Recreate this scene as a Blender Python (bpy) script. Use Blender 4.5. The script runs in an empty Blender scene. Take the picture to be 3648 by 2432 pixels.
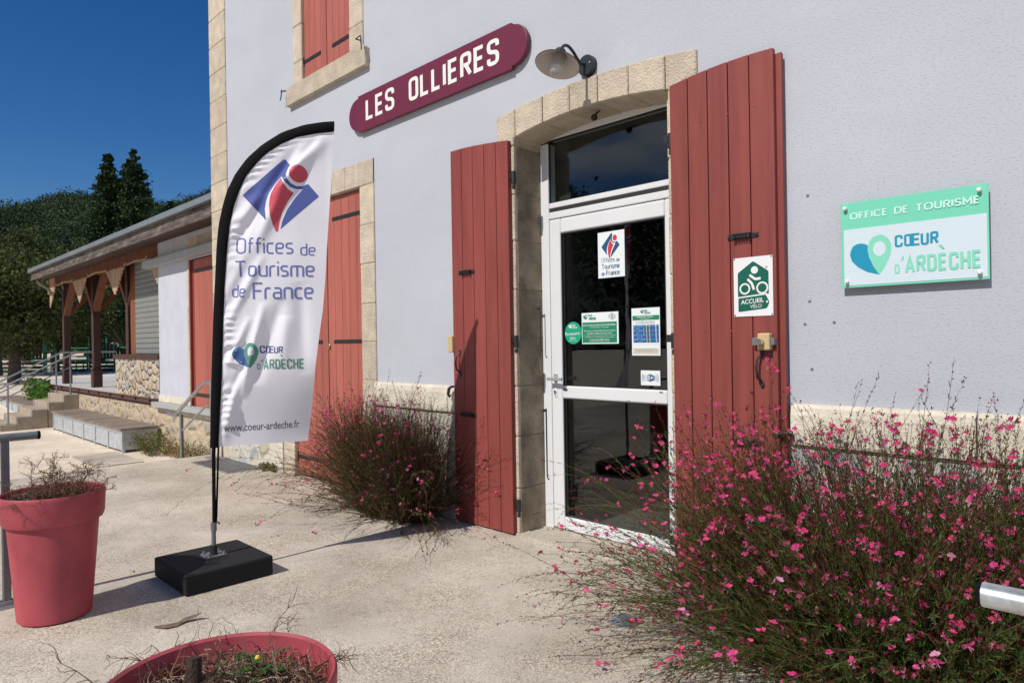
import bpy, bmesh, math, random
import numpy as np
from mathutils import Vector, Matrix, noise
random.seed(7)
rnd = random.random
def U(a, b): return a + (b - a) * random.random()
S = bpy.context.scene
# ------------------------------------------------------------------ camera
H_CAM, D_WALL = 1.325, 3.35
def cam_axes(yaw, pitch, roll):
    cy, sy = math.cos(yaw), math.sin(yaw)
    fw = Vector((-sy, cy, 0)); rt = Vector((cy, sy, 0)); up = Vector((0, 0, 1))
    f2 = fw * math.cos(pitch) + up * math.sin(pitch); u2 = up * math.cos(pitch) - fw * math.sin(pitch)
    r3 = rt * math.cos(roll) + u2 * math.sin(roll); u3 = u2 * math.cos(roll) - rt * math.sin(roll)
    return r3, u3, f2
_r, _u, _f = cam_axes(math.radians(44.98), math.radians(.05), math.radians(-.93))
cd = bpy.data.cameras.new("camera"); cd.sensor_width = 36; cd.lens = 24; cd.clip_end = 3000; cd.clip_start = .05
CAM = bpy.data.objects.new("camera", cd); S.collection.objects.link(CAM); S.camera = CAM
CAM.matrix_world = Matrix(((_r.x, _u.x, -_f.x, 0), (_r.y, _u.y, -_f.y, -D_WALL), (_r.z, _u.z, -_f.z, H_CAM), (0, 0, 0, 1)))
# ------------------------------------------------------------------ light
EL = math.radians(45.5)
W = bpy.data.worlds.new("World"); S.world = W; W.use_nodes = True
nt = W.node_tree; sky = nt.nodes.new('ShaderNodeTexSky'); sky.sky_type = 'NISHITA'; sky.sun_disc = False
sky.sun_elevation = EL; sky.sun_rotation = math.radians(180); sky.altitude = 300
sky.air_density = 1.0; sky.dust_density = .2; sky.ozone_density = 5.0
sat = nt.nodes.new('ShaderNodeHueSaturation'); sat.inputs['Saturation'].default_value = 1.3; nt.links.new(sky.outputs[0], sat.inputs['Color'])
sat.inputs['Hue'].default_value = .508
# thin clouds stand in the southern half of the sky only (behind the photographer)
tcw = nt.nodes.new('ShaderNodeTexCoord'); sx = nt.nodes.new('ShaderNodeSeparateXYZ'); nt.links.new(tcw.outputs['Generated'], sx.inputs[0])
cn = nt.nodes.new('ShaderNodeTexNoise'); cn.inputs['Scale'].default_value = 3.2; cn.inputs['Detail'].default_value = 6; cn.inputs['Roughness'].default_value = .55
cm = nt.nodes.new('ShaderNodeMapping'); cm.inputs['Scale'].default_value = (1, 1, 3.2); cm.inputs['Location'].default_value = (.3, .1, .35); nt.links.new(tcw.outputs['Generated'], cm.inputs[0]); nt.links.new(cm.outputs[0], cn.inputs[0])
def wmap(src, a, b, c, d):
    r = nt.nodes.new('ShaderNodeMapRange'); r.interpolation_type = 'SMOOTHSTEP'
    for i, v in enumerate((a, b, c, d)): r.inputs[i + 1].default_value = v
    nt.links.new(src, r.inputs[0]); return r.outputs[0]
def wmul(a, b):
    r = nt.nodes.new('ShaderNodeMath'); r.operation = 'MULTIPLY'; nt.links.new(a, r.inputs[0]); nt.links.new(b, r.inputs[1]); return r.outputs[0]
cl = wmul(wmul(wmap(cn.outputs[0], .40, .62, 0, .75), wmap(sx.outputs['Y'], -.35, -.6, 0, 1)), wmap(sx.outputs['Z'], .14, .30, 0, 1))
mc = nt.nodes.new('ShaderNodeMix'); mc.data_type = 'RGBA'; nt.links.new(cl, mc.inputs[0]); nt.links.new(sat.outputs[0], mc.inputs[6]); mc.inputs[7].default_value = (9.5, 9.3, 9.2, 1)
nt.links.new(mc.outputs[2], nt.nodes['Background'].inputs[0]); nt.nodes['Background'].inputs[1].default_value = .083
sl = bpy.data.lights.new("sun", 'SUN'); sl.energy = 4.0; sl.angle = math.radians(.53); sl.color = (1, .95, .87)
SUN = bpy.data.objects.new("sun", sl); S.collection.objects.link(SUN)
SUN.rotation_euler = (math.radians(90) - EL, 0, math.radians(1.0))
S.view_settings.view_transform = 'Standard'; S.view_settings.look = 'None'; S.view_settings.exposure = 0; S.view_settings.gamma = 1
S.cycles.max_bounces = 6; S.cycles.transparent_max_bounces = 12
# ------------------------------------------------------------------ helpers
COL = S.collection; ORG = {}
def thing(name, label, cat, loc=(0, 0, 0), group=None):
    o = bpy.data.objects.new(name, None); COL.objects.link(o); o.location = loc; o.empty_display_size = .1
    o['label'] = label; o['category'] = cat
    if group: o['group'] = group
    ORG[o.name] = Vector(loc); return o
class M:
    def __init__(s): s.v = []; s.f = []; s.m = []; s.sm = []
    def add(s, vs, fs, mi=0, sm=False):
        b = len(s.v); s.v += [tuple(v) for v in vs]
        for f in fs: s.f.append([b + i for i in f]); s.m.append(mi); s.sm.append(sm)
        return s
    def box(s, x0, x1, y0, y1, z0, z1, mi=0):
        return s.hexa([(x0, y0, z0), (x1, y0, z0), (x1, y1, z0), (x0, y1, z0), (x0, y0, z1), (x1, y0, z1), (x1, y1, z1), (x0, y1, z1)], mi)
    def hexa(s, p, mi=0):
        return s.add(p, [(3, 2, 1, 0), (4, 5, 6, 7), (0, 1, 5, 4), (1, 2, 6, 5), (2, 3, 7, 6), (3, 0, 4, 7)], mi)
    def prism(s, pts, d, mi=0):               # extrude a polygon (3D points) along d; both caps
        n = len(pts); d = Vector(d); p2 = [tuple(Vector(p) + d) for p in pts]
        return s.add(list(pts) + p2, [tuple(range(n)), tuple(range(2 * n - 1, n - 1, -1))] + [((i + 1) % n, i, n + i, n + (i + 1) % n) for i in range(n)], mi)
    def tube(s, pts, r, n=8, mi=0, cap=True, sm=True):
        pts = [Vector(p) for p in pts]; k = len(pts); rs = r if isinstance(r, (list, tuple)) else [r] * k
        t0 = (pts[1] - pts[0]).normalized(); a = t0.orthogonal().normalized(); b0 = len(s.v); up = a
        for i, p in enumerate(pts):
            t = (pts[min(i + 1, k - 1)] - pts[max(i - 1, 0)]).normalized()
            up = (up - t * up.dot(t)).normalized(); w = t.cross(up)
            for j in range(n):
                an = 2 * math.pi * j / n; s.v.append(tuple(p + (up * math.cos(an) + w * math.sin(an)) * rs[i]))
        for i in range(k - 1):
            for j in range(n):
                a1 = b0 + i * n + j; a2 = b0 + i * n + (j + 1) % n
                s.f.append([a1, a2, a2 + n, a1 + n]); s.m.append(mi); s.sm.append(sm)
        if cap:
            s.f.append([b0 + j for j in range(n - 1, -1, -1)]); s.m.append(mi); s.sm.append(False)
            s.f.append([b0 + (k - 1) * n + j for j in range(n)]); s.m.append(mi); s.sm.append(False)
        return s
    def lathe(s, c, prof, n=40, mi=0, sm=True, axis=None, a0=0, a1=None):   # prof: (r, h) list along axis
        ax = Vector(axis or (0, 0, 1)).normalized(); e1 = ax.orthogonal().normalized(); e2 = ax.cross(e1); c = Vector(c); b0 = len(s.v)
        for r, h in prof:
            for j in range(n):
                an = 2 * math.pi * j / n; s.v.append(tuple(c + ax * h + (e1 * math.cos(an) + e2 * math.sin(an)) * r))
        for i in range(len(prof) - 1):
            for j in range(n):
                a = b0 + i * n + j; b = b0 + i * n + (j + 1) % n
                s.f.append([a, b, b + n, a + n]); s.m.append(mi); s.sm.append(sm)
        return s
    def cyl(s, p, q, r, n=16, mi=0, sm=True): return s.tube([p, q], r, n, mi, True, sm)
    def sphere(s, c, r, n=12, mi=0, sc=(1, 1, 1)):
        b0 = len(s.v); m = n // 2
        for i in range(m + 1):
            th = math.pi * i / m
            for j in range(n):
                ph = 2 * math.pi * j / n; s.v.append((c[0] + r * sc[0] * math.sin(th) * math.cos(ph), c[1] + r * sc[1] * math.sin(th) * math.sin(ph), c[2] + r * sc[2] * math.cos(th)))
        for i in range(m):
            for j in range(n):
                a = b0 + i * n + j; b = b0 + i * n + (j + 1) % n
                s.f.append([a, a + n, b + n, b]); s.m.append(mi); s.sm.append(True)
        return s
    def build(s, name, mats, parent=None, bevel=0, seg=2, kind=None, label=None, cat=None, group=None, smooth=False, loc=None):
        org = ORG[parent.name] if parent else Vector(loc or (0, 0, 0))
        me = bpy.data.meshes.new(name)
        me.from_pydata([(v[0] - org.x, v[1] - org.y, v[2] - org.z) for v in s.v] if org.length else s.v, [], s.f)
        mats = mats if isinstance(mats, (list, tuple)) else [mats]
        for m in mats: me.materials.append(m)
        me.polygons.foreach_set('material_index', s.m); me.polygons.foreach_set('use_smooth', [True] * len(s.f) if smooth else s.sm)
        me.validate(); me.update()
        if any(s.sm) or smooth: me.set_sharp_from_angle(angle=math.radians(38))
        o = bpy.data.objects.new(name, me); COL.objects.link(o); ORG[o.name] = org
        if parent: o.parent = parent
        else: o.location = org
        if bevel:
            b = o.modifiers.new('bevel', 'BEVEL'); b.width = bevel; b.segments = seg; b.limit_method = 'ANGLE'; b.angle_limit = math.radians(40)
        if kind: o['kind'] = kind
        if label: o['label'] = label
        if cat: o['category'] = cat
        if group: o['group'] = group
        return o
# ------------------------------------------------------------------ materials
def lin(c): return tuple(((x / 255 / 12.92) if x / 255 <= .04045 else ((x / 255 + .055) / 1.055) ** 2.4) for x in c)
MATS = {}
def mat(name, col, rough=.6, var=0, vscale=8, bump=0, bscale=40, bdist=.01, metal=0, spec=.5, island=0, col2=None, stretch=(1, 1, 1), detail=6, trans=0, isl_sat=0, bthr=0, coat=0, vary2=0, v2scale=1.3):
    m = bpy.data.materials.new(name); m.use_nodes = True; n = m.node_tree; p = n.nodes['Principled BSDF']; L = n.links.new
    p.inputs['Roughness'].default_value = rough; p.inputs['Metallic'].default_value = metal; p.inputs['Specular IOR Level'].default_value = spec
    if coat: p.inputs['Coat Weight'].default_value = coat; p.inputs['Coat Roughness'].default_value = .2
    tc = n.nodes.new('ShaderNodeTexCoord'); mp = n.nodes.new('ShaderNodeMapping'); mp.inputs['Scale'].default_value = stretch; L(tc.outputs['Object'], mp.inputs[0])
    cur = None
    if var:
        t = n.nodes.new('ShaderNodeTexNoise'); t.inputs['Scale'].default_value = vscale; t.inputs['Detail'].default_value = detail; t.inputs['Roughness'].default_value = .65; L(mp.outputs[0], t.inputs[0])
        r = n.nodes.new('ShaderNodeValToRGB'); c2 = col2 or tuple(max(0, x * (1 - var)) for x in col)
        r.color_ramp.elements[0].position = .3; r.color_ramp.elements[0].color = (*c2, 1); r.color_ramp.elements[1].position = .68; r.color_ramp.elements[1].color = (*[min(1, x * (1 + var * .45)) for x in col], 1)
        L(t.outputs[0], r.inputs[0]); cur = r.outputs[0]
    if vary2:
        t = n.nodes.new('ShaderNodeTexNoise'); t.inputs['Scale'].default_value = v2scale; t.inputs['Detail'].default_value = 4; L(mp.outputs[0], t.inputs[0])
        mr = n.nodes.new('ShaderNodeMapRange'); mr.inputs[1].default_value = .3; mr.inputs[2].default_value = .7; mr.inputs[3].default_value = 1 - vary2; mr.inputs[4].default_value = 1 + vary2 * .4; L(t.outputs[0], mr.inputs[0])
        hs = n.nodes.new('ShaderNodeHueSaturation'); L(mr.outputs[0], hs.inputs['Value'])
        if cur: L(cur, hs.inputs['Color'])
        else: hs.inputs['Color'].default_value = (*col, 1)
        cur = hs.outputs[0]
    if island:
        g = n.nodes.new('ShaderNodeNewGeometry'); mr = n.nodes.new('ShaderNodeMapRange'); mr.inputs[3].default_value = 1 - island; mr.inputs[4].default_value = 1 + island * .6; L(g.outputs['Random Per Island'], mr.inputs[0])
        hs = n.nodes.new('ShaderNodeHueSaturation'); L(mr.outputs[0], hs.inputs['Value'])
        if isl_sat:
            m2 = n.nodes.new('ShaderNodeMapRange'); m2.inputs[3].default_value = .5 - isl_sat; m2.inputs[4].default_value = .5 + isl_sat; w = n.nodes.new('ShaderNodeTexWhiteNoise'); w.noise_dimensions = '1D'; L(g.outputs['Random Per Island'], w.inputs['W']); L(w.outputs[0], m2.inputs[0]); L(m2.outputs[0], hs.inputs['Hue'])
        if cur: L(cur, hs.inputs['Color'])
        else: hs.inputs['Color'].default_value = (*col, 1)
        cur = hs.outputs[0]
    if cur: L(cur, p.inputs['Base Color'])
    else: p.inputs['Base Color'].default_value = (*col, 1)
    if bump:
        t = n.nodes.new('ShaderNodeTexNoise'); t.inputs['Scale'].default_value = bscale; t.inputs['Detail'].default_value = 5; L(mp.outputs[0], t.inputs[0])
        b = n.nodes.new('ShaderNodeBump'); b.inputs['Strength'].default_value = bump; b.inputs['Distance'].default_value = bdist; hh = t.outputs[0]
        if bthr:
            q = n.nodes.new('ShaderNodeMapRange'); q.interpolation_type = 'SMOOTHSTEP'; q.inputs[1].default_value = bthr; q.inputs[2].default_value = bthr + .16; q.inputs[3].default_value = 1; q.inputs[4].default_value = 0; L(hh, q.inputs[0]); hh = q.outputs[0]
        L(hh, b.inputs['Height']); L(b.outputs[0], p.inputs['Normal'])
    if trans:
        tr = n.nodes.new('ShaderNodeBsdfTranslucent'); mx = n.nodes.new('ShaderNodeMixShader'); mx.inputs[0].default_value = trans
        if cur: L(cur, tr.inputs[0])
        else: tr.inputs[0].default_value = (*col, 1)
        L(p.outputs[0], mx.inputs[1]); L(tr.outputs[0], mx.inputs[2]); L(mx.outputs[0], n.nodes['Material Output'].inputs[0])
    MATS[name] = m; return m
def rubble_mat(name, mortar, cols, scale=5.5, stretch=(1, 1, .75), edge=.07, bump=1.0, dist=.03):
    m = bpy.data.materials.new(name); m.use_nodes = True; n = m.node_tree; p = n.nodes['Principled BSDF']; L = n.links.new; p.inputs['Roughness'].default_value = .9
    tc = n.nodes.new('ShaderNodeTexCoord'); mp = n.nodes.new('ShaderNodeMapping'); mp.inputs['Scale'].default_value = stretch; L(tc.outputs['Object'], mp.inputs[0])
    w = n.nodes.new('ShaderNodeTexNoise'); w.inputs['Scale'].default_value = 4; L(mp.outputs[0], w.inputs[0])
    ad = n.nodes.new('ShaderNodeMix'); ad.data_type = 'RGBA'; ad.blend_type = 'LINEAR_LIGHT'; ad.inputs[0].default_value = .05; L(mp.outputs[0], ad.inputs[6]); L(w.outputs['Color'], ad.inputs[7])
    v = n.nodes.new('ShaderNodeTexVoronoi'); v.feature = 'F1'; v.inputs['Scale'].default_value = scale; v.inputs['Randomness'].default_value = .8; L(ad.outputs[2], v.inputs[0])
    e = n.nodes.new('ShaderNodeTexVoronoi'); e.feature = 'DISTANCE_TO_EDGE'; e.inputs['Scale'].default_value = scale; e.inputs['Randomness'].default_value = .8; L(ad.outputs[2], e.inputs[0])
    sp = n.nodes.new('ShaderNodeSeparateColor'); L(v.outputs['Color'], sp.inputs[0])
    r = n.nodes.new('ShaderNodeValToRGB'); r.color_ramp.interpolation = 'CONSTANT'
    while len(r.color_ramp.elements) < len(cols): r.color_ramp.elements.new(.5)
    for i, c in enumerate(cols): r.color_ramp.elements[i].position = i / len(cols); r.color_ramp.elements[i].color = (*c, 1)
    L(sp.outputs[0], r.inputs[0])
    t = n.nodes.new('ShaderNodeTexNoise'); t.inputs['Scale'].default_value = 30; t.inputs['Detail'].default_value = 6; L(mp.outputs[0], t.inputs[0])
    mr = n.nodes.new('ShaderNodeMapRange'); mr.inputs[3].default_value = .65; mr.inputs[4].default_value = 1.25; L(t.outputs[0], mr.inputs[0])
    hs = n.nodes.new('ShaderNodeHueSaturation'); L(r.outputs[0], hs.inputs['Color']); L(mr.outputs[0], hs.inputs['Value'])
    k = n.nodes.new('ShaderNodeMapRange'); k.interpolation_type = 'SMOOTHSTEP'; k.inputs[1].default_value = edge * .6; k.inputs[2].default_value = edge * 1.5; L(e.outputs['Distance'], k.inputs[0])
    mx = n.nodes.new('ShaderNodeMix'); mx.data_type = 'RGBA'; L(k.outputs[0], mx.inputs[0]); mx.inputs[6].default_value = (*mortar, 1); L(hs.outputs[0], mx.inputs[7]); L(mx.outputs[2], p.inputs['Base Color'])
    hh = n.nodes.new('ShaderNodeMapRange'); hh.interpolation_type = 'SMOOTHSTEP'; hh.inputs[1].default_value = 0; hh.inputs[2].default_value = edge * 3.5; L(e.outputs['Distance'], hh.inputs[0])
    sm = n.nodes.new('ShaderNodeMath'); sm.operation = 'MULTIPLY_ADD'; L(t.outputs[0], sm.inputs[0]); sm.inputs[1].default_value = .35; L(hh.outputs[0], sm.inputs[2])
    b = n.nodes.new('ShaderNodeBump'); b.inputs['Strength'].default_value = bump; b.inputs['Distance'].default_value = dist; L(sm.outputs[0], b.inputs['Height']); L(b.outputs[0], p.inputs['Normal'])
    return m
PLASTER = mat('lavender grey render', (.488, .508, .562), .92, var=.05, vscale=1.6, bump=.42, bscale=105, bdist=.005, bthr=.54, stretch=(.75, 1, 1.3), spec=.2, vary2=.06, v2scale=.9)
PLAST2 = mat('shed render', (.53, .55, .62), .92, var=.1, vscale=3, bump=.3, bscale=60, bdist=.005, spec=.2)
STONE = mat('cream cut stone', (.60, .515, .405), .92, var=.24, vscale=7, bump=1.0, bscale=85, bdist=.012, island=.14, spec=.2, isl_sat=.006)
STONEW = mat('pale plinth stone', (.66, .60, .49), .92, var=.22, vscale=6, bump=.7, bscale=50, bdist=.012, island=.08, spec=.2)
STONED = mat('dark jamb stone', (.34, .28, .205), .95, var=.6, vscale=4, bump=.9, bscale=70, bdist=.012, island=.18, spec=.15)
MORTAR = mat('mortar', (.47, .40, .29), .95, var=.2, vscale=20, bump=.5, bscale=80)
RED = mat('brick red shutter paint', (.275, .064, .053), .5, var=.22, vscale=3.0, bump=.12, bscale=30, bdist=.003, stretch=(6, 6, .5), island=.09, spec=.35, vary2=.13, v2scale=.7)
REDF = mat('faded red shutter paint', (.42, .125, .095), .6, var=.14, vscale=3.5, bump=.12, bscale=30, bdist=.003, stretch=(6, 6, .5), island=.09, spec=.35, vary2=.13, v2scale=.7)
IRON = mat('black iron', (.022, .022, .024), .5, var=.4, vscale=40, bump=.2, bscale=90, bdist=.002)
MAROON = mat('maroon sign paint', (.155, .020, .046), .42, var=.1, vscale=4, bump=.08, bscale=60, bdist=.002)
WHITEP = mat('white paint', (.80, .79, .75), .5, var=.06, vscale=14)
ALU = mat('white door frame', (.70, .71, .725), .32, var=.03, vscale=6, spec=.5)
GASK = mat('dark gasket', (.02, .02, .02), .7)
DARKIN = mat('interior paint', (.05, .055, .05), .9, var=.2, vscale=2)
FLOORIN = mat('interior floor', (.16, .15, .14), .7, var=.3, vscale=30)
STEEL = mat('galvanised steel', (.42, .44, .45), .42, var=.28, vscale=14, metal=.75, bump=.06, bscale=50, bdist=.002)
STEELD = mat('dull grey steel', (.21, .22, .225), .5, var=.25, vscale=18, metal=.4)
CHROME = mat('polished metal', (.62, .63, .65), .14, metal=1)
CREAM = mat('cream lock enamel', (.58, .42, .22), .35, var=.06)
ANTH = mat('anthracite lamp paint', (.022, .027, .033), .42, var=.15, vscale=30)
SHADEIN = mat('off white lamp enamel', (.55, .50, .46), .4, var=.08, vscale=12)
BLACKF = mat('black fabric', (.006, .006, .007), .9, spec=.15, bump=.25, bscale=300, bdist=.001)
RUBBER = mat('black foam base', (.008, .008, .009), .85, var=.3, vscale=60, bump=.4, bscale=240, bdist=.002)
CLOTH = mat('white polyester', (.88, .88, .94), .6, trans=.25, spec=.3)
NAVYF = mat('printed navy', (.105, .145, .42), .6, trans=.2, spec=.3)
NAVYT = mat('printed navy lettering', (.17, .20, .47), .6, trans=.2, spec=.3)
REDFL = mat('printed red', (.68, .11, .15), .6, trans=.2, spec=.3)
BLUEFL = mat('printed blue', (.07, .16, .36), .6, trans=.2, spec=.3)
GREENFL = mat('printed green', (.13, .34, .25), .6, trans=.2, spec=.3)
GREYFL = mat('printed dark grey', (.06, .055, .07), .6)
PAPER = mat('white paper', (.74, .79, .80), .5)
MINT = mat('mint plaque', (.19, .64, .46), .22, spec=.5, coat=.3)
MINTE = mat('mint plaque edge', (.13, .52, .36), .3)
MINTP = mat('pale plaque', (.62, .73, .78), .2, spec=.5, coat=.3)
MINTT = mat('pale plaque lettering', (.52, .82, .73), .35)
TEAL = mat('teal print', (.01, .28, .44), .4)
MINTL = mat('mint print', (.22, .65, .48), .4)
GREENP = mat('green print', (.014, .22, .115), .4)
GREEND = mat('dark green enamel', (.008, .115, .075), .35)
PNAVY = mat('navy print', (.02, .085, .19), .45)
PRED = mat('red print', (.62, .04, .055), .45)
PBLUE = mat('blue print', (.02, .09, .33), .45)
PCYAN = mat('cyan print', (.03, .19, .42), .45)
PGREY = mat('grey print', (.12, .12, .12), .5)
PYEL = mat('yellow print', (.72, .55, .08), .5)
PBEIGE = mat('beige print', (.58, .55, .48), .5)
WPLAST = mat('white plastic', (.78, .78, .78), .3)
CONC = None
def leafm(name, col, island=.45, trans=.3, hue=.02, rough=.65):
    return mat(name, col, rough, island=island, trans=trans, isl_sat=hue, spec=.15)
def glass_mat():
    m = bpy.data.materials.new('clear glazing'); m.use_nodes = True; n = m.node_tree; n.nodes.clear(); L = n.links.new
    o = n.nodes.new('ShaderNodeOutputMaterial'); g = n.nodes.new('ShaderNodeBsdfGlossy'); g.inputs['Roughness'].default_value = 0
    t = n.nodes.new('ShaderNodeBsdfTransparent'); t.inputs[0].default_value = (.80, .83, .83, 1); fr = n.nodes.new('ShaderNodeFresnel'); ge = n.nodes.new('ShaderNodeNewGeometry'); mr = n.nodes.new('ShaderNodeMapRange'); mr.inputs[3].default_value = 1.6; mr.inputs[4].default_value = 1 / 1.6; L(ge.outputs['Backfacing'], mr.inputs[0]); L(mr.outputs[0], fr.inputs[0])  # thin pane: same sheen from both faces
    x = n.nodes.new('ShaderNodeMixShader'); L(fr.outputs[0], x.inputs[0]); L(t.outputs[0], x.inputs[1]); L(g.outputs[0], x.inputs[2]); L(x.outputs[0], o.inputs[0]); return m
GLASS = glass_mat()
def bulb_mat():
    m = bpy.data.materials.new('clear lamp globe'); m.use_nodes = True; n = m.node_tree; n.nodes.clear(); L = n.links.new
    o = n.nodes.new('ShaderNodeOutputMaterial'); g = n.nodes.new('ShaderNodeBsdfPrincipled'); g.inputs['Roughness'].default_value = .1; g.inputs['Base Color'].default_value = (.6, .6, .56, 1)
    t = n.nodes.new('ShaderNodeBsdfTransparent'); x = n.nodes.new('ShaderNodeMixShader'); x.inputs[0].default_value = .45; L(t.outputs[0], x.inputs[1]); L(g.outputs[0], x.inputs[2]); L(x.outputs[0], o.inputs[0]); return m
GLOBE = bulb_mat()
# ------------------------------------------------------------------ lettering
_tc = {}
def text_tris(body, off=0.0):
    k = (body, off)
    if k in _tc: return _tc[k]
    c = bpy.data.curves.new('t', 'FONT'); c.body = body; c.size = 1; c.offset = off; c.resolution_u = 3
    o = bpy.data.objects.new('t', c); COL.objects.link(o); dg = bpy.context.evaluated_depsgraph_get(); dg.update()
    me = bpy.data.meshes.new_from_object(o.evaluated_get(dg)); vs = [(v.co.x, v.co.y) for v in me.vertices]; fs = [tuple(p.vertices) for p in me.polygons]
    bpy.data.objects.remove(o); bpy.data.curves.remove(c); bpy.data.meshes.remove(me)
    x0 = min(v[0] for v in vs); x1 = max(v[0] for v in vs); y0 = min(v[1] for v in vs); y1 = max(v[1] for v in vs)
    _tc[k] = ([((x - x0) / (x1 - x0), (y - y0) / (y1 - y0)) for x, y in vs], fs); return _tc[k]
def rounded(pts, r, closed=False, n=5):
    P = [Vector(p) for p in pts]; out = []; k = len(P)
    for i, p in enumerate(P):
        if not closed and i in (0, k - 1) or r <= 0: out.append(p); continue
        a = P[i - 1]; b = P[(i + 1) % k]; ra = min(r, (a - p).length * .499); rb = min(r, (b - p).length * .499)
        s = p + (a - p).normalized() * ra; e = p + (b - p).normalized() * rb
        for j in range(n + 1):
            t = j / n; out.append(s * (1 - t) ** 2 + p * 2 * t * (1 - t) + e * t * t)
    return out
def strip(pts, w, closed=False):          # mitred stroke -> (verts, quads)
    P = []
    for p in pts:
        if not P or (Vector(p) - P[-1]).length > 1e-5: P.append(Vector(p))
    if closed and (P[0] - P[-1]).length < 1e-5: P.pop()
    k = len(P); vs = []; fs = []
    for i, p in enumerate(P):
        a = P[i - 1] if (closed or i) else None; b = P[(i + 1) % k] if (closed or i < k - 1) else None
        d1 = (p - a).normalized() if a is not None else (b - p).normalized(); d2 = (b - p).normalized() if b is not None else d1
        n1 = Vector((-d1.y, d1.x)); n2 = Vector((-d2.y, d2.x)); nn = (n1 + n2).normalized(); m = w / 2 / max(.35, nn.dot(n1))
        vs += [tuple(p + nn * m), tuple(p - nn * m)]
    for i in range(k if closed else k - 1):
        j = (i + 1) % k; fs.append((2 * i, 2 * i + 1, 2 * j + 1, 2 * j))
    return vs, fs
BL = {  # block capitals: width, strokes (points, rounding, closed)
 'L': (.42, [([(0, 1), (0, 0), (.42, 0)], 0, 0)]), 'I': (0, [([(0, 1), (0, 0)], 0, 0)]),
 'E': (.42, [([(.42, 1), (0, 1), (0, 0), (.42, 0)], 0, 0), ([(.07, .52), (.38, .52)], 0, 0)]),
 'S': (.46, [([(.46, .74), (.46, 1), (0, 1), (0, .56), (.46, .46), (.46, 0), (0, 0), (0, .26)], .19, 0)]),
 'O': (.46, [([(0, 0), (.46, 0), (.46, 1), (0, 1)], .17, 1)]),
 'R': (.46, [([(0, 0), (0, 1), (.46, 1), (.46, .5), (.07, .5)], .16, 0), ([(.26, .44), (.48, 0)], 0, 0)]),
 'C': (.46, [([(.46, .7), (.46, 1), (0, 1), (0, 0), (.46, 0), (.46, .3)], .17, 0)]),
 'U': (.46, [([(0, 1), (0, 0), (.46, 0), (.46, 1)], .17, 0)]),
 'A': (.52, [([(0, -.07), (.26, 1), (.52, -.07)], 0, 0), ([(.11, .26), (.41, .26)], 0, 0)]),
 'D': (.46, [([(0, 1.07), (0, -.07)], 0, 0), ([(.06, 1), (.46, 1), (.46, 0), (.06, 0)], .26, 0)]),
 'H': (.46, [([(0, 1.07), (0, -.07)], 0, 0), ([(.46, 1.07), (.46, -.07)], 0, 0), ([(.07, .5), (.39, .5)], 0, 0)]),
 'F': (.42, [([(.42, 1), (0, 1), (0, -.07)], 0, 0), ([(.07, .5), (.36, .5)], 0, 0)]),
 'T': (.5, [([(0, 1), (.5, 1)], 0, 0), ([(.25, .93), (.25, -.07)], 0, 0)]),
 'M': (.62, [([(0, -.07), (0, 1), (.31, .35), (.62, 1), (.62, -.07)], 0, 0)]),
 ' ': (.28, [])}
WB = dict(BL); WB.update({'O': (.8, [([(0, 0), (.8, 0), (.8, 1), (0, 1)], .4, 1)]), 'C': (.66, [([(.68, .84), (.5, 1), (0, 1), (0, 0), (.5, 0), (.68, .16)], .36, 0)]), 'D': (.66, [([(0, 1.09), (0, -.09)], 0, 0), ([(.06, 1), (.68, 1), (.68, 0), (.06, 0)], .4, 0)]), 'U': (.62, [([(0, 1.09), (0, 0), (.62, 0), (.62, 1.09)], .3, 0)]), 'R': (.54, [([(0, -.09), (0, 1), (.54, 1), (.54, .44), (.07, .44)], .26, 0), ([(.3, .4), (.56, -.09)], 0, 0)]), 'S': (.5, [([(.5, .84), (.4, 1), (0, 1), (0, .54), (.5, .46), (.5, 0), (.05, 0), (-.03, .14)], .22, 0)]), 'M': (.76, [([(0, -.09), (0, 1), (.38, .3), (.76, 1), (.76, -.09)], 0, 0)]), 'E': (.48, BL['E'][1]), 'T': (.62, [([(0, 1), (.62, 1)], 0, 0), ([(.31, .92), (.31, -.09)], 0, 0)])})
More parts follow.
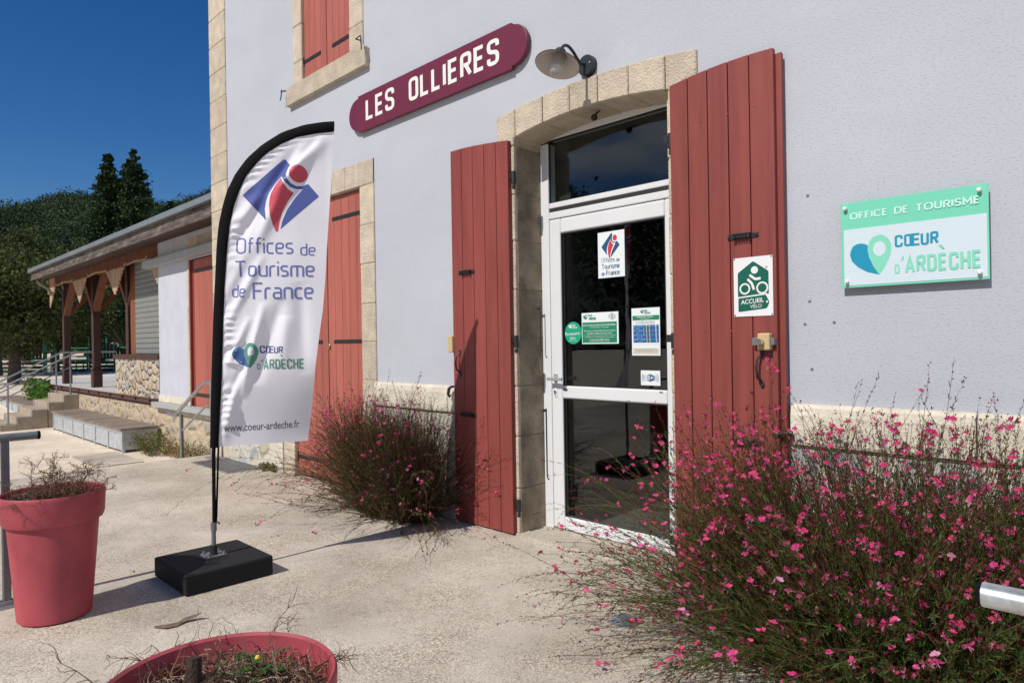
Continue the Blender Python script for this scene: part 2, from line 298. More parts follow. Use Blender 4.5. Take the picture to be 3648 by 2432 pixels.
TQ = {  # rounded square lower case
 'O': (.58, [([(0, 0), (.58, 0), (.58, 1), (0, 1)], .28, 1)]), 'f': (.3, [([(.34, 1), (.13, 1), (.08, 0)], .14, 0), ([(.0, .66), (.32, .66)], 0, 0)]),
 'i': (0, [([(0, 0), (0, .68)], 0, 0), ([(0, .9), (0, 1)], 0, 0)]), 'c': (.38, [([(.4, .68), (0, .68), (0, 0), (.4, 0)], .2, 0)]),
 'e': (.45, [([(.06, .34), (.45, .34), (.45, .68), (0, .68), (0, 0), (.42, 0)], .18, 0)]),
 's': (.4, [([(.4, .68), (0, .68), (0, .36), (.4, .32), (.4, 0), (0, 0)], .16, 0)]),
 'd': (.45, [([(.45, 1.05), (.45, -.05)], 0, 0), ([(.4, .68), (0, .68), (0, 0), (.4, 0)], .2, 0)]),
 'T': (.62, [([(0, 1), (.62, 1)], 0, 0), ([(.31, .95), (.31, -.05)], 0, 0)]), 'o': (.45, [([(0, 0), (.45, 0), (.45, .68), (0, .68)], .2, 1)]),
 'u': (.45, [([(0, .73), (0, 0), (.4, 0)], .2, 0), ([(.45, .73), (.45, -.05)], 0, 0)]), 'r': (.3, [([(0, -.05), (0, .68), (.32, .68)], .2, 0)]),
 'm': (.74, [([(0, -.05), (0, .68), (.74, .68), (.74, -.05)], .18, 0), ([(.37, .63), (.37, -.05)], 0, 0)]),
 'F': (.5, [([(.52, 1), (0, 1), (0, -.05)], .1, 0), ([(.05, .5), (.46, .5)], 0, 0)]),
 'a': (.45, [([(.05, .68), (.45, .68), (.45, -.05)], .18, 0), ([(.4, .37), (0, .37), (0, 0), (.4, 0)], .16, 0)]),
 'n': (.45, [([(0, -.05), (0, .68), (.45, .68), (.45, -.05)], .18, 0)]), ' ': (.2, [])}
def stroke_text(body, font, sw, gap):      # -> list of (verts, faces) pieces, scaled to the unit box
    x = 0; out = []
    for ch in body:
        w, st = font[ch]
        for pts, r, cl in st: out.append(strip([(p.x + x, p.y) for p in rounded(pts, r, bool(cl))], sw, bool(cl)))
        x += w + gap
    xs = [v[0] for o in out for v in o[0]]; ys = [v[1] for o in out for v in o[0]]; x0, x1, y0, y1 = min(xs), max(xs), min(ys), max(ys)
    return [([((a - x0) / (x1 - x0), (b - y0) / (y1 - y0)) for a, b in vs], fs) for vs, fs in out]
class G(M):      # flat graphics mapped by to3d(u, v, lift) onto their surface
    def __init__(s, to3d): super().__init__(); s.t = to3d; s.k = 0
    def piece(s, vs, fs, box=None, mi=0, dl=0.0):
        s.k += 1; l = s.k * .00012 + dl
        if box: x0, x1, y0, y1 = box[:4]; sk = box[4] if len(box) > 4 else 0; vs = [(x0 + (x1 - x0) * a, y0 + (y1 - y0) * b + sk * a) for a, b in vs]
        s.add([s.t(a, b, l) for a, b in vs], fs, mi); return s
    def text(s, body, box, off=0.0, mi=0): vs, fs = text_tris(body, off); return s.piece(vs, fs, box, mi)
    def stroke(s, body, box, font=BL, sw=.16, gap=.3, mi=0):
        for vs, fs in stroke_text(body, font, sw, gap): s.piece(vs, fs, box, mi)
        return s
    def poly(s, pts, mi=0): return s.piece(pts, [tuple(range(len(pts)))], None, mi)
    def rect(s, x0, x1, y0, y1, mi=0): return s.poly([(x0, y0), (x1, y0), (x1, y1), (x0, y1)], mi)
    def disc(s, x, y, rx, ry=None, mi=0, n=32): ry = ry or rx; return s.poly([(x + rx * math.cos(2 * math.pi * i / n), y + ry * math.sin(2 * math.pi * i / n)) for i in range(n)], mi)
    def ring(s, x, y, r, w, mi=0, a0=0, a1=2 * math.pi, n=28, ry=None):
        ry = ry or r; full = abs(a1 - a0) > 6.28
        return s.line([(x + r * math.cos(a0 + (a1 - a0) * i / n), y + ry * math.sin(a0 + (a1 - a0) * i / n)) for i in range(n if full else n + 1)], w, full, mi)
    def line(s, pts, w, closed=False, mi=0): vs, fs = strip(pts, w, closed); return s.piece(vs, fs, None, mi)
def onwall(y): return lambda a, b, l: (a, y - l, b)
# shapes of the two emblems, in their own unit boxes (x, y upwards)
def norm(pts, x0, x1, y0, y1): return [((a - x0) / (x1 - x0), (b - y0) / (y1 - y0)) for a, b in pts]
_B = (.186, .616, 1.987, 2.424)
I_BLUE = norm([(.186, 2.207), (.42, 2.424), (.43, 2.424), (.455, 2.393), (.441, 2.364), (.436, 2.335), (.443, 2.304), (.462, 2.279), (.491, 2.266), (.523, 2.267), (.557, 2.282), (.616, 2.213), (.616, 2.207), (.397, 2.01), (.409, 2.06), (.438, 2.128), (.482, 2.195), (.525, 2.249), (.49, 2.249), (.458, 2.258), (.428, 2.287), (.407, 2.324), (.369, 2.279), (.336, 2.223), (.318, 2.171), (.311, 2.126), (.322, 2.056)], *_B)
I_RED = norm([(.405, 2.314), (.423, 2.276), (.447, 2.243), (.477, 2.225), (.443, 2.176), (.41, 2.112), (.391, 2.046), (.383, 1.997), (.372, 1.995), (.355, 2.038), (.342, 2.097), (.337, 2.156), (.347, 2.215), (.373, 2.271)], *_B)
I_DOT = norm([(.506 + .05 * math.cos(i * math.pi / 16), 2.337 + .05 * math.sin(i * math.pi / 16)) for i in range(32)], *_B)
_H = (-1.111, -.938, 1.598, 1.776)
def _smooth(p):
    o = []; n = len(p)
    for i in range(n):
        a, b, c, d = [Vector(p[(i + k - 1) % n]) for k in range(4)]
        for t in (0, .33, .66):
            o.append(tuple(.5 * ((2 * b) + (c - a) * t + (2 * a - 5 * b + 4 * c - d) * t * t + (3 * b - a - 3 * c + d) * t ** 3)))
    return o
PIN = norm([(-.989, 1.598), (-1.009, 1.633), (-1.027, 1.675), (-1.035, 1.717), (-1.031, 1.744), (-1.018, 1.765), (-1.0, 1.774), (-.98, 1.776), (-.963, 1.768), (-.947, 1.751), (-.938, 1.725), (-.94, 1.696), (-.95, 1.664), (-.967, 1.629)], *_H)
HEART = norm([(-.989, 1.598), (-1.037, 1.613), (-1.078, 1.639), (-1.103, 1.668), (-1.111, 1.697), (-1.107, 1.717), (-1.098, 1.735), (-1.082, 1.744), (-1.063, 1.746), (-1.047, 1.741), (-1.034, 1.733), (-1.036, 1.715), (-1.029, 1.677), (-1.011, 1.635)], *_H)
def to(pts, x0, x1, y0, y1): return [(x0 + (x1 - x0) * a, y0 + (y1 - y0) * b) for a, b in pts]
def emblem_i(g, x0, x1, y0, y1, blue, red):
    g.poly(to(I_BLUE, x0, x1, y0, y1), blue).poly(to(I_RED, x0, x1, y0, y1), red).poly(to(I_DOT, x0, x1, y0, y1), red)
def emblem_heart(g, x0, x1, y0, y1, blue, green, white):
    g.poly(to(HEART, x0, x1, y0, y1), blue); g.poly(to(PIN, x0, x1, y0, y1), green)
    g.disc(x0 + (x1 - x0) * .715, y0 + (y1 - y0) * .655, (x1 - x0) * .15, (y1 - y0) * .183, white)
# ================================================================== ground, platform
def conc_mat():
    m = bpy.data.materials.new('exposed aggregate concrete'); m.use_nodes = True; n = m.node_tree; p = n.nodes['Principled BSDF']; L = n.links.new; p.inputs['Roughness'].default_value = .9; p.inputs['Specular IOR Level'].default_value = .25
    tc = n.nodes.new('ShaderNodeTexCoord')
    def noi(sc, det, r=.6):
        t = n.nodes.new('ShaderNodeTexNoise'); t.inputs['Scale'].default_value = sc; t.inputs['Detail'].default_value = det; t.inputs['Roughness'].default_value = r; L(tc.outputs['Object'], t.inputs[0]); return t
    def ramp(src, a, ca, b, cb):
        r = n.nodes.new('ShaderNodeValToRGB'); r.color_ramp.elements[0].position = a; r.color_ramp.elements[0].color = (*ca, 1); r.color_ramp.elements[1].position = b; r.color_ramp.elements[1].color = (*cb, 1); L(src, r.inputs[0]); return r
    big = ramp(noi(.8, 8, .68).outputs[0], .34, (.43, .38, .315), .66, (.72, .66, .575))
    v = n.nodes.new('ShaderNodeTexVoronoi'); v.inputs['Scale'].default_value = 150; L(tc.outputs['Object'], v.inputs[0]); sc = n.nodes.new('ShaderNodeSeparateColor'); L(v.outputs['Color'], sc.inputs[0])
    st = ramp(sc.outputs[0], .05, (.50, .48, .46), .85, (1.2, 1.18, 1.15))
    patch = ramp(noi(2.2, 6, .7).outputs[0], .36, (.12, .12, .12), .6, (1, 1, 1))
    mu = n.nodes.new('ShaderNodeMix'); mu.data_type = 'RGBA'; mu.blend_type = 'MULTIPLY'; L(patch.outputs[0], mu.inputs[0]); L(big.outputs[0], mu.inputs[6]); L(st.outputs[0], mu.inputs[7])
    fine = ramp(noi(150, 5, .8).outputs[0], .32, (.58, .565, .545), .66, (1.14, 1.13, 1.11))
    m2 = n.nodes.new('ShaderNodeMix'); m2.data_type = 'RGBA'; m2.blend_type = 'MULTIPLY'; m2.inputs[0].default_value = .9; L(mu.outputs[2], m2.inputs[6]); L(fine.outputs[0], m2.inputs[7])
    # hair cracks: thin band of a distorted noise iso-line
    cn = noi(.75, 4, .75); ab = n.nodes.new('ShaderNodeMath'); ab.operation = 'SUBTRACT'; L(cn.outputs[0], ab.inputs[0]); ab.inputs[1].default_value = .5
    a2 = n.nodes.new('ShaderNodeMath'); a2.operation = 'ABSOLUTE'; L(ab.outputs[0], a2.inputs[0]); cr = ramp(a2.outputs[0], .0, (.5, .48, .45), .0026, (1, 1, 1))
    m3 = n.nodes.new('ShaderNodeMix'); m3.data_type = 'RGBA'; m3.blend_type = 'MULTIPLY'; m3.inputs[0].default_value = .35; L(m2.outputs[2], m3.inputs[6]); L(cr.outputs[0], m3.inputs[7]); L(m3.outputs[2], p.inputs['Base Color'])
    ds = n.nodes.new('ShaderNodeMath'); ds.operation = 'MULTIPLY_ADD'; L(v.outputs['Distance'], ds.inputs[0]); ds.inputs[1].default_value = -.8; L(noi(140, 4, .7).outputs[0], ds.inputs[2])
    b = n.nodes.new('ShaderNodeBump'); b.inputs['Strength'].default_value = .35; b.inputs['Distance'].default_value = .0022; L(ds.outputs[0], b.inputs['Height']); L(b.outputs[0], p.inputs['Normal'])
    return m
CONC = conc_mat()
SAND = mat('sandy gravel', (.78, .67, .535), .95, var=.2, vscale=1.2, bump=.5, bscale=35, bdist=.02, vary2=.12, v2scale=14, spec=.2)
g = M(); n = 60
def gz(x, y):
    d = max(0, min(1, (-x - 19) / 12)); d = d * d * (3 - 2 * d); e = max(0, min(1, (-x - 60) / 60)); return -.45 + .5 * d + 1.0 * e
xs = [-700, -400, -250, -160, -110] + [-80 + i * 2 for i in range(40)] + [0, 20, 60, 120, 250, 500, 700]; ys = [-700, -400, -200, -100, -50, -25, -10, 0, 4, 8, 14, 25, 50, 100, 200, 400, 700]
for x in xs:
    for y in ys: g.v.append((x, y, gz(x, y)))
for i in range(len(xs) - 1):
    for j in range(len(ys) - 1): a = i * len(ys) + j; g.f.append([a, a + len(ys), a + len(ys) + 1, a + 1]); g.m.append(0); g.sm.append(True)
g.build('ground', SAND, kind='structure')
M().box(-8.62, 9, -12, .245, -.6, 0).build('platform', CONC, kind='structure', bevel=.012)
# ================================================================== station house
B = thing('station_house', 'lavender rendered station building with cream stone dressings and red shutters', 'building', (-3, 0, 0))
def grid_wall(m, x0, x1, z0, z1, y, holes):
    xs = sorted({x0, x1} | {v for h in holes for v in h[:2]}); zs = sorted({z0, z1} | {v for h in holes for v in h[2:]})
    for i in range(len(xs) - 1):
        for j in range(len(zs) - 1):
            cx, cz = (xs[i] + xs[i + 1]) / 2, (zs[j] + zs[j + 1]) / 2
            if any(h[0] < cx < h[1] and h[2] < cz < h[3] for h in holes): continue
            m.add([(xs[i], y, zs[j]), (xs[i + 1], y, zs[j]), (xs[i + 1], y, zs[j + 1]), (xs[i], y, zs[j + 1])], [(0, 1, 2, 3)])
DO = (-3.315, -2.06, 0, 2.83); LW = (-6.5, -5.2, 0, 2.735); UW = (-6.215, -5.345, 3.93, 6.0)
m = M(); grid_wall(m, -8.5, 5, 0, 8, 0, [DO, LW, UW])
m.add([(-8.5, 0, -.6), (-8.5, 9, -.6), (-8.5, 9, 8), (-8.5, 0, 8)], [(3, 2, 1, 0)]); m.add([(5, 0, -.6), (5, 9, -.6), (5, 9, 8), (5, 0, 8)], [(0, 1, 2, 3)]); m.add([(-8.5, 9, -.6), (5, 9, -.6), (5, 9, 8), (-8.5, 9, 8)], [(3, 2, 1, 0)])
m.add([(-8.5, 0, -.6), (5, 0, -.6), (5, 0, 0), (-8.5, 0, 0)], [(0, 1, 2, 3)])
m.build('wall', PLASTER, B)
r = M(); r.prism([(-8.8, -.4, 7.95), (-8.8, 4.5, 10.2), (-8.8, 9.4, 7.95)], (14, 0, 0)); r.build('roof', mat('clay roof tiles', (.42, .2, .12), .8, var=.3, vscale=6), B)
# corner quoin
m = M(); z = -.0
zs = [0.0, .6, .96, 1.3, 1.63]
zz = 1.63
while zz < 8: zz += .333; zs.append(min(zz, 8))
for a, b in zip(zs[:-1], zs[1:]):
    w = U(-.006, .006); m.box(-8.512, -8.045 + w, -.014 - U(0, .003), .30, a + .004, b - .004)
m.build('quoin', STONE, B, bevel=.008, seg=1)
M().box(-8.505, -8.06, -.0105, .28, -.5, 7.99).build('quoin_mortar', MORTAR, B)
# plinth: cut band with rounded top + whitened rubble below
RUBW = rubble_mat('whitened rubble', (.60, .55, .45), [(.56, .52, .44), (.45, .44, .42), (.62, .57, .47), (.50, .45, .36), (.40, .40, .39)], 4.2, (1, 1, .8), .06, .8, .025)
JOINT = mat('dark joint', (.12, .09, .06), .9)
def plinth(x0, x1, j=True):
    band = M(); rub = M()
    L = []; x = x0
    while x < x1 - .25: w = U(.6, 1.0); L.append((x, min(x + w, x1) if x1 - x - w > .3 else x1)); x = L[-1][1]
    for a, b in L:
        pr = [(0, .803), (-.042, .803), (-.046, .82), (-.046, .95), (-.038, .985), (-.02, 1.0), (0, 1.004)]
        band.prism([(a + .003, y, z) for y, z in pr], (b - a - .006, 0, 0))
    rub.box(x0, x1, -.03, .02, 0.002, .797); band.build('plinth_band', STONEW, B, bevel=.004, seg=1); pl = rub.build('plinth', RUBW, B)
    if j: M().box(x0 + .01, x1 - .005, -.036, -.0305, .793, .8).build('plinth_joint', JOINT, pl)
plinth(-8.04, -6.71, False); plinth(-5.0, -3.455); plinth(-1.4, 5)
def jamb(m, x0, x1, y0, y1, joints, mi=0):
    for a, b in zip(joints[:-1], joints[1:]): d = U(0, .004); m.box(x0 - U(0, .004), x1, y0 - d, y1, a + .003, b - .003, mi)
# door surround
JZ = [.0, .319, .676, 1.02, 1.353, 1.685, 2.02, 2.337, 2.67]
m = M(); jamb(m, -3.455, -3.29, -.014, .26, JZ); jamb(m, -2.075, -1.885, -.014, .26, JZ)
lf = M()
cx = -2.675; half = .60; rise = .056; R = (half * half + rise * rise) / (2 * rise); zc = 2.722 + rise - R
def arc_in(x): return zc + math.sqrt(max(0, R * R - (x - cx) ** 2))
def arc_out(x): return 2.955 - .06 * ((x - cx) / .79) ** 2
xs = [-3.455, -3.272, -3.018, -2.787, -2.562, -2.335, -2.085, -1.885]
for i, (a, b) in enumerate(zip(xs[:-1], xs[1:])):
    d = U(0, .004); a += .003; b -= .003
    zb = lambda x: 2.673 if (x < -3.28 or x > -2.08) else arc_in(x)
    if i == 0: p = [(a, 2.673), (-3.29, 2.673), (-3.29, 2.716), (b, arc_in(b)), (b, arc_out(b)), (a, arc_out(a))]
    elif i == 6: p = [(a, arc_in(a)), (-2.06, 2.716), (-2.06, 2.673), (b, 2.673), (b, arc_out(b)), (a, arc_out(a))]
    else: c = (a + b) / 2; p = [(a, arc_in(a)), (c, arc_in(c)), (b, arc_in(b)), (b, arc_out(b)), (c, arc_out(c)), (a, arc_out(a))]
    m.prism([(x, -.016 - d, z) for x, z in p], (0, .276 + d, 0))
m.build('door_surround', STONE, B, bevel=.007, seg=1)
for a, b in ((-3.45, -3.295), (-2.07, -1.89)): M().box(a, b, -.0105, .25, 0, 2.8).build('door_surround_mortar', MORTAR, B)
# inner faces of the left jamb, in a darker stone colour
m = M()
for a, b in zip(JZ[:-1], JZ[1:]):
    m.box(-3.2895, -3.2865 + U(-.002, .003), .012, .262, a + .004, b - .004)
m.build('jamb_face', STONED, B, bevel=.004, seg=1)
M().box(-3.31, -2.06, -.03, .3, .0, .012).build('threshold', CONC, B)
# stays on the jamb
for z0, z1, y in ((1.557, 1.26, .20), (.838, .35, .245)):
    m = M(); X = -3.262; m.tube([(-3.29, y, z0), (X - .004, y, z0)], .007, 8); m.tube([(X, y, z0 + .012), (X, y, z0 - .01), (X, y + .002, z1 + .02), (X + .006, y + .003, z1), (X + .018, y + .002, z1 + .004)], .0045, 6)
    m.build('stay_hook', IRON, B)
# lower french window surround (segmental straight lintel), shutters
m = M(); jz = [0, .33, .67, 1.01, 1.345, 1.68, 2.03, 2.37, 2.715]
jamb(m, -6.71, -6.485, -.014, .14, jz); jamb(m, -5.215, -4.997, -.014, .14, jz)
xs = [-6.71, -6.46, -6.2, -5.93, -5.68, -5.45, -5.22, -4.997]
for a, b in zip(xs[:-1], xs[1:]): m.box(a + .003, b - .003, -.014 - U(0, .004), .14, 2.722, 2.94)
m.build('window_surround', STONE, B, bevel=.007, seg=1)
for a, b, c, d in ((-6.7, -6.49, 0, 2.729), (-5.21, -5.0, 0, 2.729), (-6.7, -5.0, 2.73, 2.93)): M().box(a, b, -.0105, .13, c, d).build('window_surround_mortar', MORTAR, B)
# upper window surround and sill
m = M(); jz = [3.938, 4.15, 4.51, 4.86, 5.2, 5.55, 5.9, 6.2]
jamb(m, -6.385, -6.215, -.014, .14, jz); jamb(m, -5.34, -5.125, -.014, .14, jz)
for a, b in zip([-6.385, -5.95, -5.55], [-5.95, -5.55, -5.125]): m.box(a + .003, b - .003, -.014, .14, 6.206, 6.42)
m.prism([(-6.478, -.05, 3.738), (-5.04, -.05, 3.738), (-5.04, -.05, 3.905), (-5.1, -.05, 3.93), (-6.42, -.05, 3.93), (-6.478, -.05, 3.91)], (0, .15, 0))
m.build('window_surround', STONE, B, bevel=.008, seg=1)
for a, b, c, d in ((-6.38, -6.22, 3.95, 6.209), (-5.335, -5.13, 3.95, 6.209), (-6.38, -5.13, 6.21, 6.41)): M().box(a, b, -.0105, .13, c, d).build('window_surround_mortar', MORTAR, B)
for x, s in ((-6.52, -1), (-5.0, 1)):
    m = M()
    if s > 0: m.tube([(-5.14, -.0, 3.99), (-5.14, -.075, 3.985), (-5.05, -.085, 3.985), (-5.035, -.085, 3.86)], .006, 6)
    else: m.tube([(-6.5, .0, 3.90), (-6.5, -.05, 3.91), (-6.58, -.05, 3.92)], .007, 6).tube([(-6.57, -.05, 3.94), (-6.57, -.055, 3.87), (-6.585, -.06, 3.83)], .006, 6)
    m.build('shutter_dog', IRON, B)
# ---- shutters
def boards(xs, y0, y1, zb, top, back=.012):
    m = M()
    for a, b in zip(xs[:-1], xs[1:]):
        a += .0022; b -= .0022; d = U(0, .0012); za, zz = top(a), top(b)
        m.hexa([(a, y0 - d, zb), (b, y0 - d, zb), (b, y1, zb), (a, y1, zb), (a, y0 - d, za), (b, y0 - d, zz), (b, y1, zz), (a, y1, za)])
    return m
def strap(par, x0, x1, y, z, pin, nb=3):
    m = M(); m.box(min(x0, x1), max(x0, x1), y - .005, y, z - .017, z + .017)
    for i in range(nb): m.sphere((x0 + (x1 - x0) * (i + .5) / nb, y - .006, z), .006, 8)
    m.cyl((pin, y - .004, z - .045), (pin, y - .004, z + .05), .011, 10); m.box(min(pin, x1), max(pin, x1) + .001, y - .012, y, z - .02, z + .02)
    return m.build('strap_hinge', IRON, par)
def shut_closed(x0, x1, n, y, zb, zt, mt, hs, left, tops=None):
    xs = [x0 + (x1 - x0) * i / n for i in range(n + 1)]
    m = boards(xs, y, y + .03, zb, tops or (lambda x: zt)); m.box(x0 + .01, x1 - .01, y + .031, y + .045, zb, zt - .02)
    s = m.build('shutter', mt, B, bevel=.0025, seg=1)
    for z in hs: strap(s, (x1 - .1 if left else x0 + .1), (x0 if left else x1), y - .0005, z, (x0 - .012 if left else x1 + .012))
    return s
shut_closed(-6.212, -5.79, 4, .018, 3.945, 5.98, REDF, (4.13, 5.6), True); shut_closed(-5.782, -5.348, 4, .018, 3.945, 5.98, REDF, (4.125, 5.6), False)
shut_closed(-6.48, -5.862, 5, .03, .03, 2.71, REDF, (.20, 1.356, 2.51), True)
sr = shut_closed(-5.852, -5.218, 5, .03, .03, 2.71, REDF, (.20, 1.356, 2.51), False)
M().sphere((-5.829, .025, 1.31), .02, 12, 0, (1, .8, 1.6)).build('knob', mat('worn brass', (.35, .27, .14), .35, metal=.8), sr)
# open door shutters
def hinge(par, x, y, z):
    m = M(); m.cyl((x, y, z - .055), (x, y, z + .03), .017, 12); m.box(x - .045, x, y - .008, y + .012, z - .02, z + .022); m.cyl((x, y, z - .06), (x, y, z - .09), .012, 10)
    m.build('hinge', IRON, par, bevel=.003)
def slide_bolt(par, x0, x1, y, z):
    m = M(); m.box(x0, x1, y - .006, y, z - .013, z + .013); m.sphere((x0 + .008, y - .006, z), .008, 8).sphere((x1 - .008, y - .006, z), .008, 8)
    n = 6; a = x0 + .04; b = x1 - .04; m.box(a, b, y - .034, y - .022, z + .006, z + .014); m.box(a - .006, a + .004, y - .032, y, z - .012, z + .014); m.box(b - .004, b + .006, y - .032, y, z - .012, z + .014)
    for i in range(n): xx = a + (b - a) * (i + .5) / n; m.box(xx - .004, xx + .004, y - .03, y - .024, z - .012, z + .006)
    m.build('shutter_bar_keeper', IRON, par, bevel=.002)
def pull(par, x, y, z0, z1):
    m = M(); m.tube([(x + .012, y, z1), (x + .008, y - .012, z1 - .015), (x, y - .032, z1 - .03), (x - .003, y - .036, (z0 + z1) / 2), (x, y - .032, z0 + .03), (x + .008, y - .012, z0 + .015), (x + .012, y, z0)], .0065, 8)
    m.sphere((x + .012, y - .003, z1 + .006), .012, 10, 0, (1, .4, 1.6)).sphere((x + .012, y - .003, z0 - .006), .012, 10, 0, (1, .4, 1.7)); m.build('pull_handle', IRON, par)
def rivets(par, pts, y, mt):
    for x, z in pts: M().sphere((x, y, z), .0075, 8, 0, (1, .55, 1)).build('bolt_head', mt, par)
yF = -.055
lx = [-3.914 + .608 * i / 5 for i in range(6)]
LS = boards(lx, yF, yF + .04, .012, lambda x: 2.752 - .047 * max(0, (x + 3.86) / .55) ** 1.5)
LS.box(-3.905, -3.315, yF + .0405, yF + .05, .03, 2.66); LSo = LS.build('shutter', RED, B, bevel=.004, seg=2, label='left hand open door shutter with shadow of the flag')
for z in (2.46, 1.34, .22): hinge(LSo, -3.277, -.03, z)
slide_bolt(LSo, -3.835, -3.66, yF, 1.838); slide_bolt(LSo, -3.84, -3.665, yF, .80); pull(LSo, -3.845, yF, 1.10, 1.255)
rivets(LSo, [(-3.824, 2.489), (-3.671, 2.493), (-3.523, 2.5), (-3.37, 2.503), (-3.817, 1.358), (-3.666, 1.359), (-3.522, 1.363), (-3.37, 1.36), (-3.524, .218), (-3.385, .22), (-3.67, .217)], yF, RED)
M().box(-3.945, -3.895, yF - .028, yF + .02, 1.255, 1.38).build('lock_box', CREAM, LSo, bevel=.008)
m = M(); m.tube([(-3.915, yF, 1.0), (-3.92, yF - .02, 1.0), (-3.935, yF - .03, .985), (-3.945, yF - .03, .945), (-3.93, yF - .03, .925), (-3.915, yF - .028, .94)], [.009, .009, .012, .011, .008, .005], 8); m.build('shutter_catch', IRON, LSo)
yR = -.075
rx = [-2.023, -1.912, -1.796, -1.68, -1.565, -1.438]
RS = boards(rx, yR, yR + .03, .012, lambda x: 2.713 + .034 * max(0, 1 - ((x + 1.6) / .42) ** 2))
RS.box(-2.01, -1.412, yR + .031, yR + .056, .012, 2.722); RSo = RS.build('shutter', RED, B, bevel=.004, seg=2, label='right hand open door shutter with a cream lock')
for z in (2.44, 1.33, .2): hinge(RSo, -2.045, -.03, z)
slide_bolt(RSo, -1.69, -1.526, yR, 1.84); slide_bolt(RSo, -1.69, -1.526, yR, .80); pull(RSo, -1.53, yR, 1.10, 1.25)
rivets(RSo, [(-1.978, 2.472), (-1.831, 2.473), (-1.685, 2.476), (-1.535, 2.481), (-1.978, 1.364), (-1.831, 1.365), (-1.683, 1.363), (-1.534, 1.362), (-1.83, .22), (-1.68, .22)], yR, RED)
lk = M().box(-1.556, -1.444, yR - .03, yR - .002, 1.289, 1.326).build('lock_bar', STEELD, RSo, bevel=.002)
M().box(-1.523, -1.461, yR - .045, yR - .002, 1.265, 1.349).build('lock_box', CREAM, RSo, bevel=.007)
M().lathe((-1.502, yR - .045, 1.306), [(.0, .03), (.015, .03), (.017, .024), (.017, .006), (.012, 0)], 20, axis=(0, -1, 0)).build('lock_cylinder', CHROME, RSo)
m = M(); m.cyl((-1.40, -.0, .86), (-1.40, -.07, .86), .012, 10); m.tube([(-1.375, -.07, .865), (-1.42, -.078, .86), (-1.47, -.082, .845)], [.012, .016, .005], 8); m.build('shutter_catch', IRON, RSo)
for x, z in ((-1.312, 2.007), (-1.311, 1.498), (-1.199, 1.392), (-1.305, 1.17), (-1.335, 1.388)): M().lathe((x, -.0005, z), [(.0, .0005), (.0035, .001), (.006, .001), (.008, 0)], 12, axis=(0, -1, 0)).build('wall_plug', MATS.get('wall plug grey') or mat('wall plug grey', (.2, .19, .18), .8, var=.6, vscale=200), B)
# ---- door frame, transom, leaf
F0, F1 = .25, .30; fr = M()
fr.box(-3.288, -3.212, F0, F1 + .03, 0.01, 2.72).box(-2.158, -2.06, F0, F1 + .03, .01, 2.72)
fr.box(-3.2115, -2.1585, F0 + .002, F1 + .03, 2.185, 2.232)
fr.box(-3.2115, -2.1585, F0 + .001, F1 + .03, 2.738, 2.80)
fr.box(-3.2115, -2.1585, F0 + .004, F1 + .03, 2.259, 2.297)
FR = fr.build('door_frame', ALU, B, bevel=.006, seg=2)
M().box(-3.2115, -2.1585, F0 + .012, F1, 2.2321, 2.2589).build('frame_gasket', GASK, FR)
M().box(-3.209, -2.161, .271, .279, 2.297, 2.738).build('transom_glass', GLASS, FR)
M().box(-3.2118, -3.203, .258, .2705, 2.297, 2.738).box(-2.167, -2.158, .258, .2705, 2.297, 2.738).box(-3.203, -2.167, .258, .2705, 2.729, 2.738).box(-3.203, -2.167, .258, .2705, 2.297, 2.301).build('transom_gasket', GASK, FR)
DX0, DX1 = -3.208, -2.162; GX0, GX1 = -3.107, -2.27
d = M()
def prof_bar_v(x0, x1, z0, z1): d.box(x0, x1, F0 - .004, F1, z0, z1)
prof_bar_v(DX0, GX0, .016, 2.178); prof_bar_v(GX1, DX1, .016, 2.178)
for z0, z1 in ((.0165, .111), (.929, 1.017), (2.074, 2.1775)): d.box(GX0, GX1, F0 - .004, F1, z0, z1)
DR = d.build('door', ALU, B, bevel=.012, seg=3)
M().box(GX0, GX1, .271, .279, .111, .929).build('pane', GLASS, DR); M().box(GX0, GX1, .271, .279, 1.017, 2.074).build('pane', GLASS, DR)
k = M()
for z0, z1 in ((.111, .929), (1.017, 2.074)):
    k.box(GX0, GX0 + .007, .255, .2705, z0, z1).box(GX1 - .007, GX1, .255, .2705, z0, z1).box(GX0 + .007, GX1 - .007, .255, .2705, z1 - .007, z1).box(GX0 + .007, GX1 - .007, .255, .2705, z0, z0 + .004)
k.build('glazing_gasket', GASK, DR)
h = M(); h.box(-3.178, -3.148, .236, .247, 1.045, 1.1).box(-3.176, -3.15, .2, .2365, 1.056, 1.078); h.box(-3.2, -3.068, .186, .204, 1.053, 1.076); h.build('door_handle', mat('silver handle', (.55, .56, .57), .3, metal=.5), DR, bevel=.004)
h = M(); h.box(-3.175, -3.152, .24, .247, .935, 1.0); h.build('lock_plate', WPLAST, DR, bevel=.004)
M().cyl((-3.164, .241, .975), (-3.164, .23, .975), .009, 14).box(-3.1675, -3.1605, .23, .241, .95, .972).build('key_cylinder', CHROME, DR)
M().box(-2.322, -2.298, .2438, .247, 1.0, 1.006).build('drain_slot', GASK, DR)
M().box(-3.095, -3.06, .2405, .2475, .985, .997).build('drain_slot', GASK, DR)
M().box(-3.27, -2.08, .3, .335, 0, .014).build('door_sill', STEELD, B)
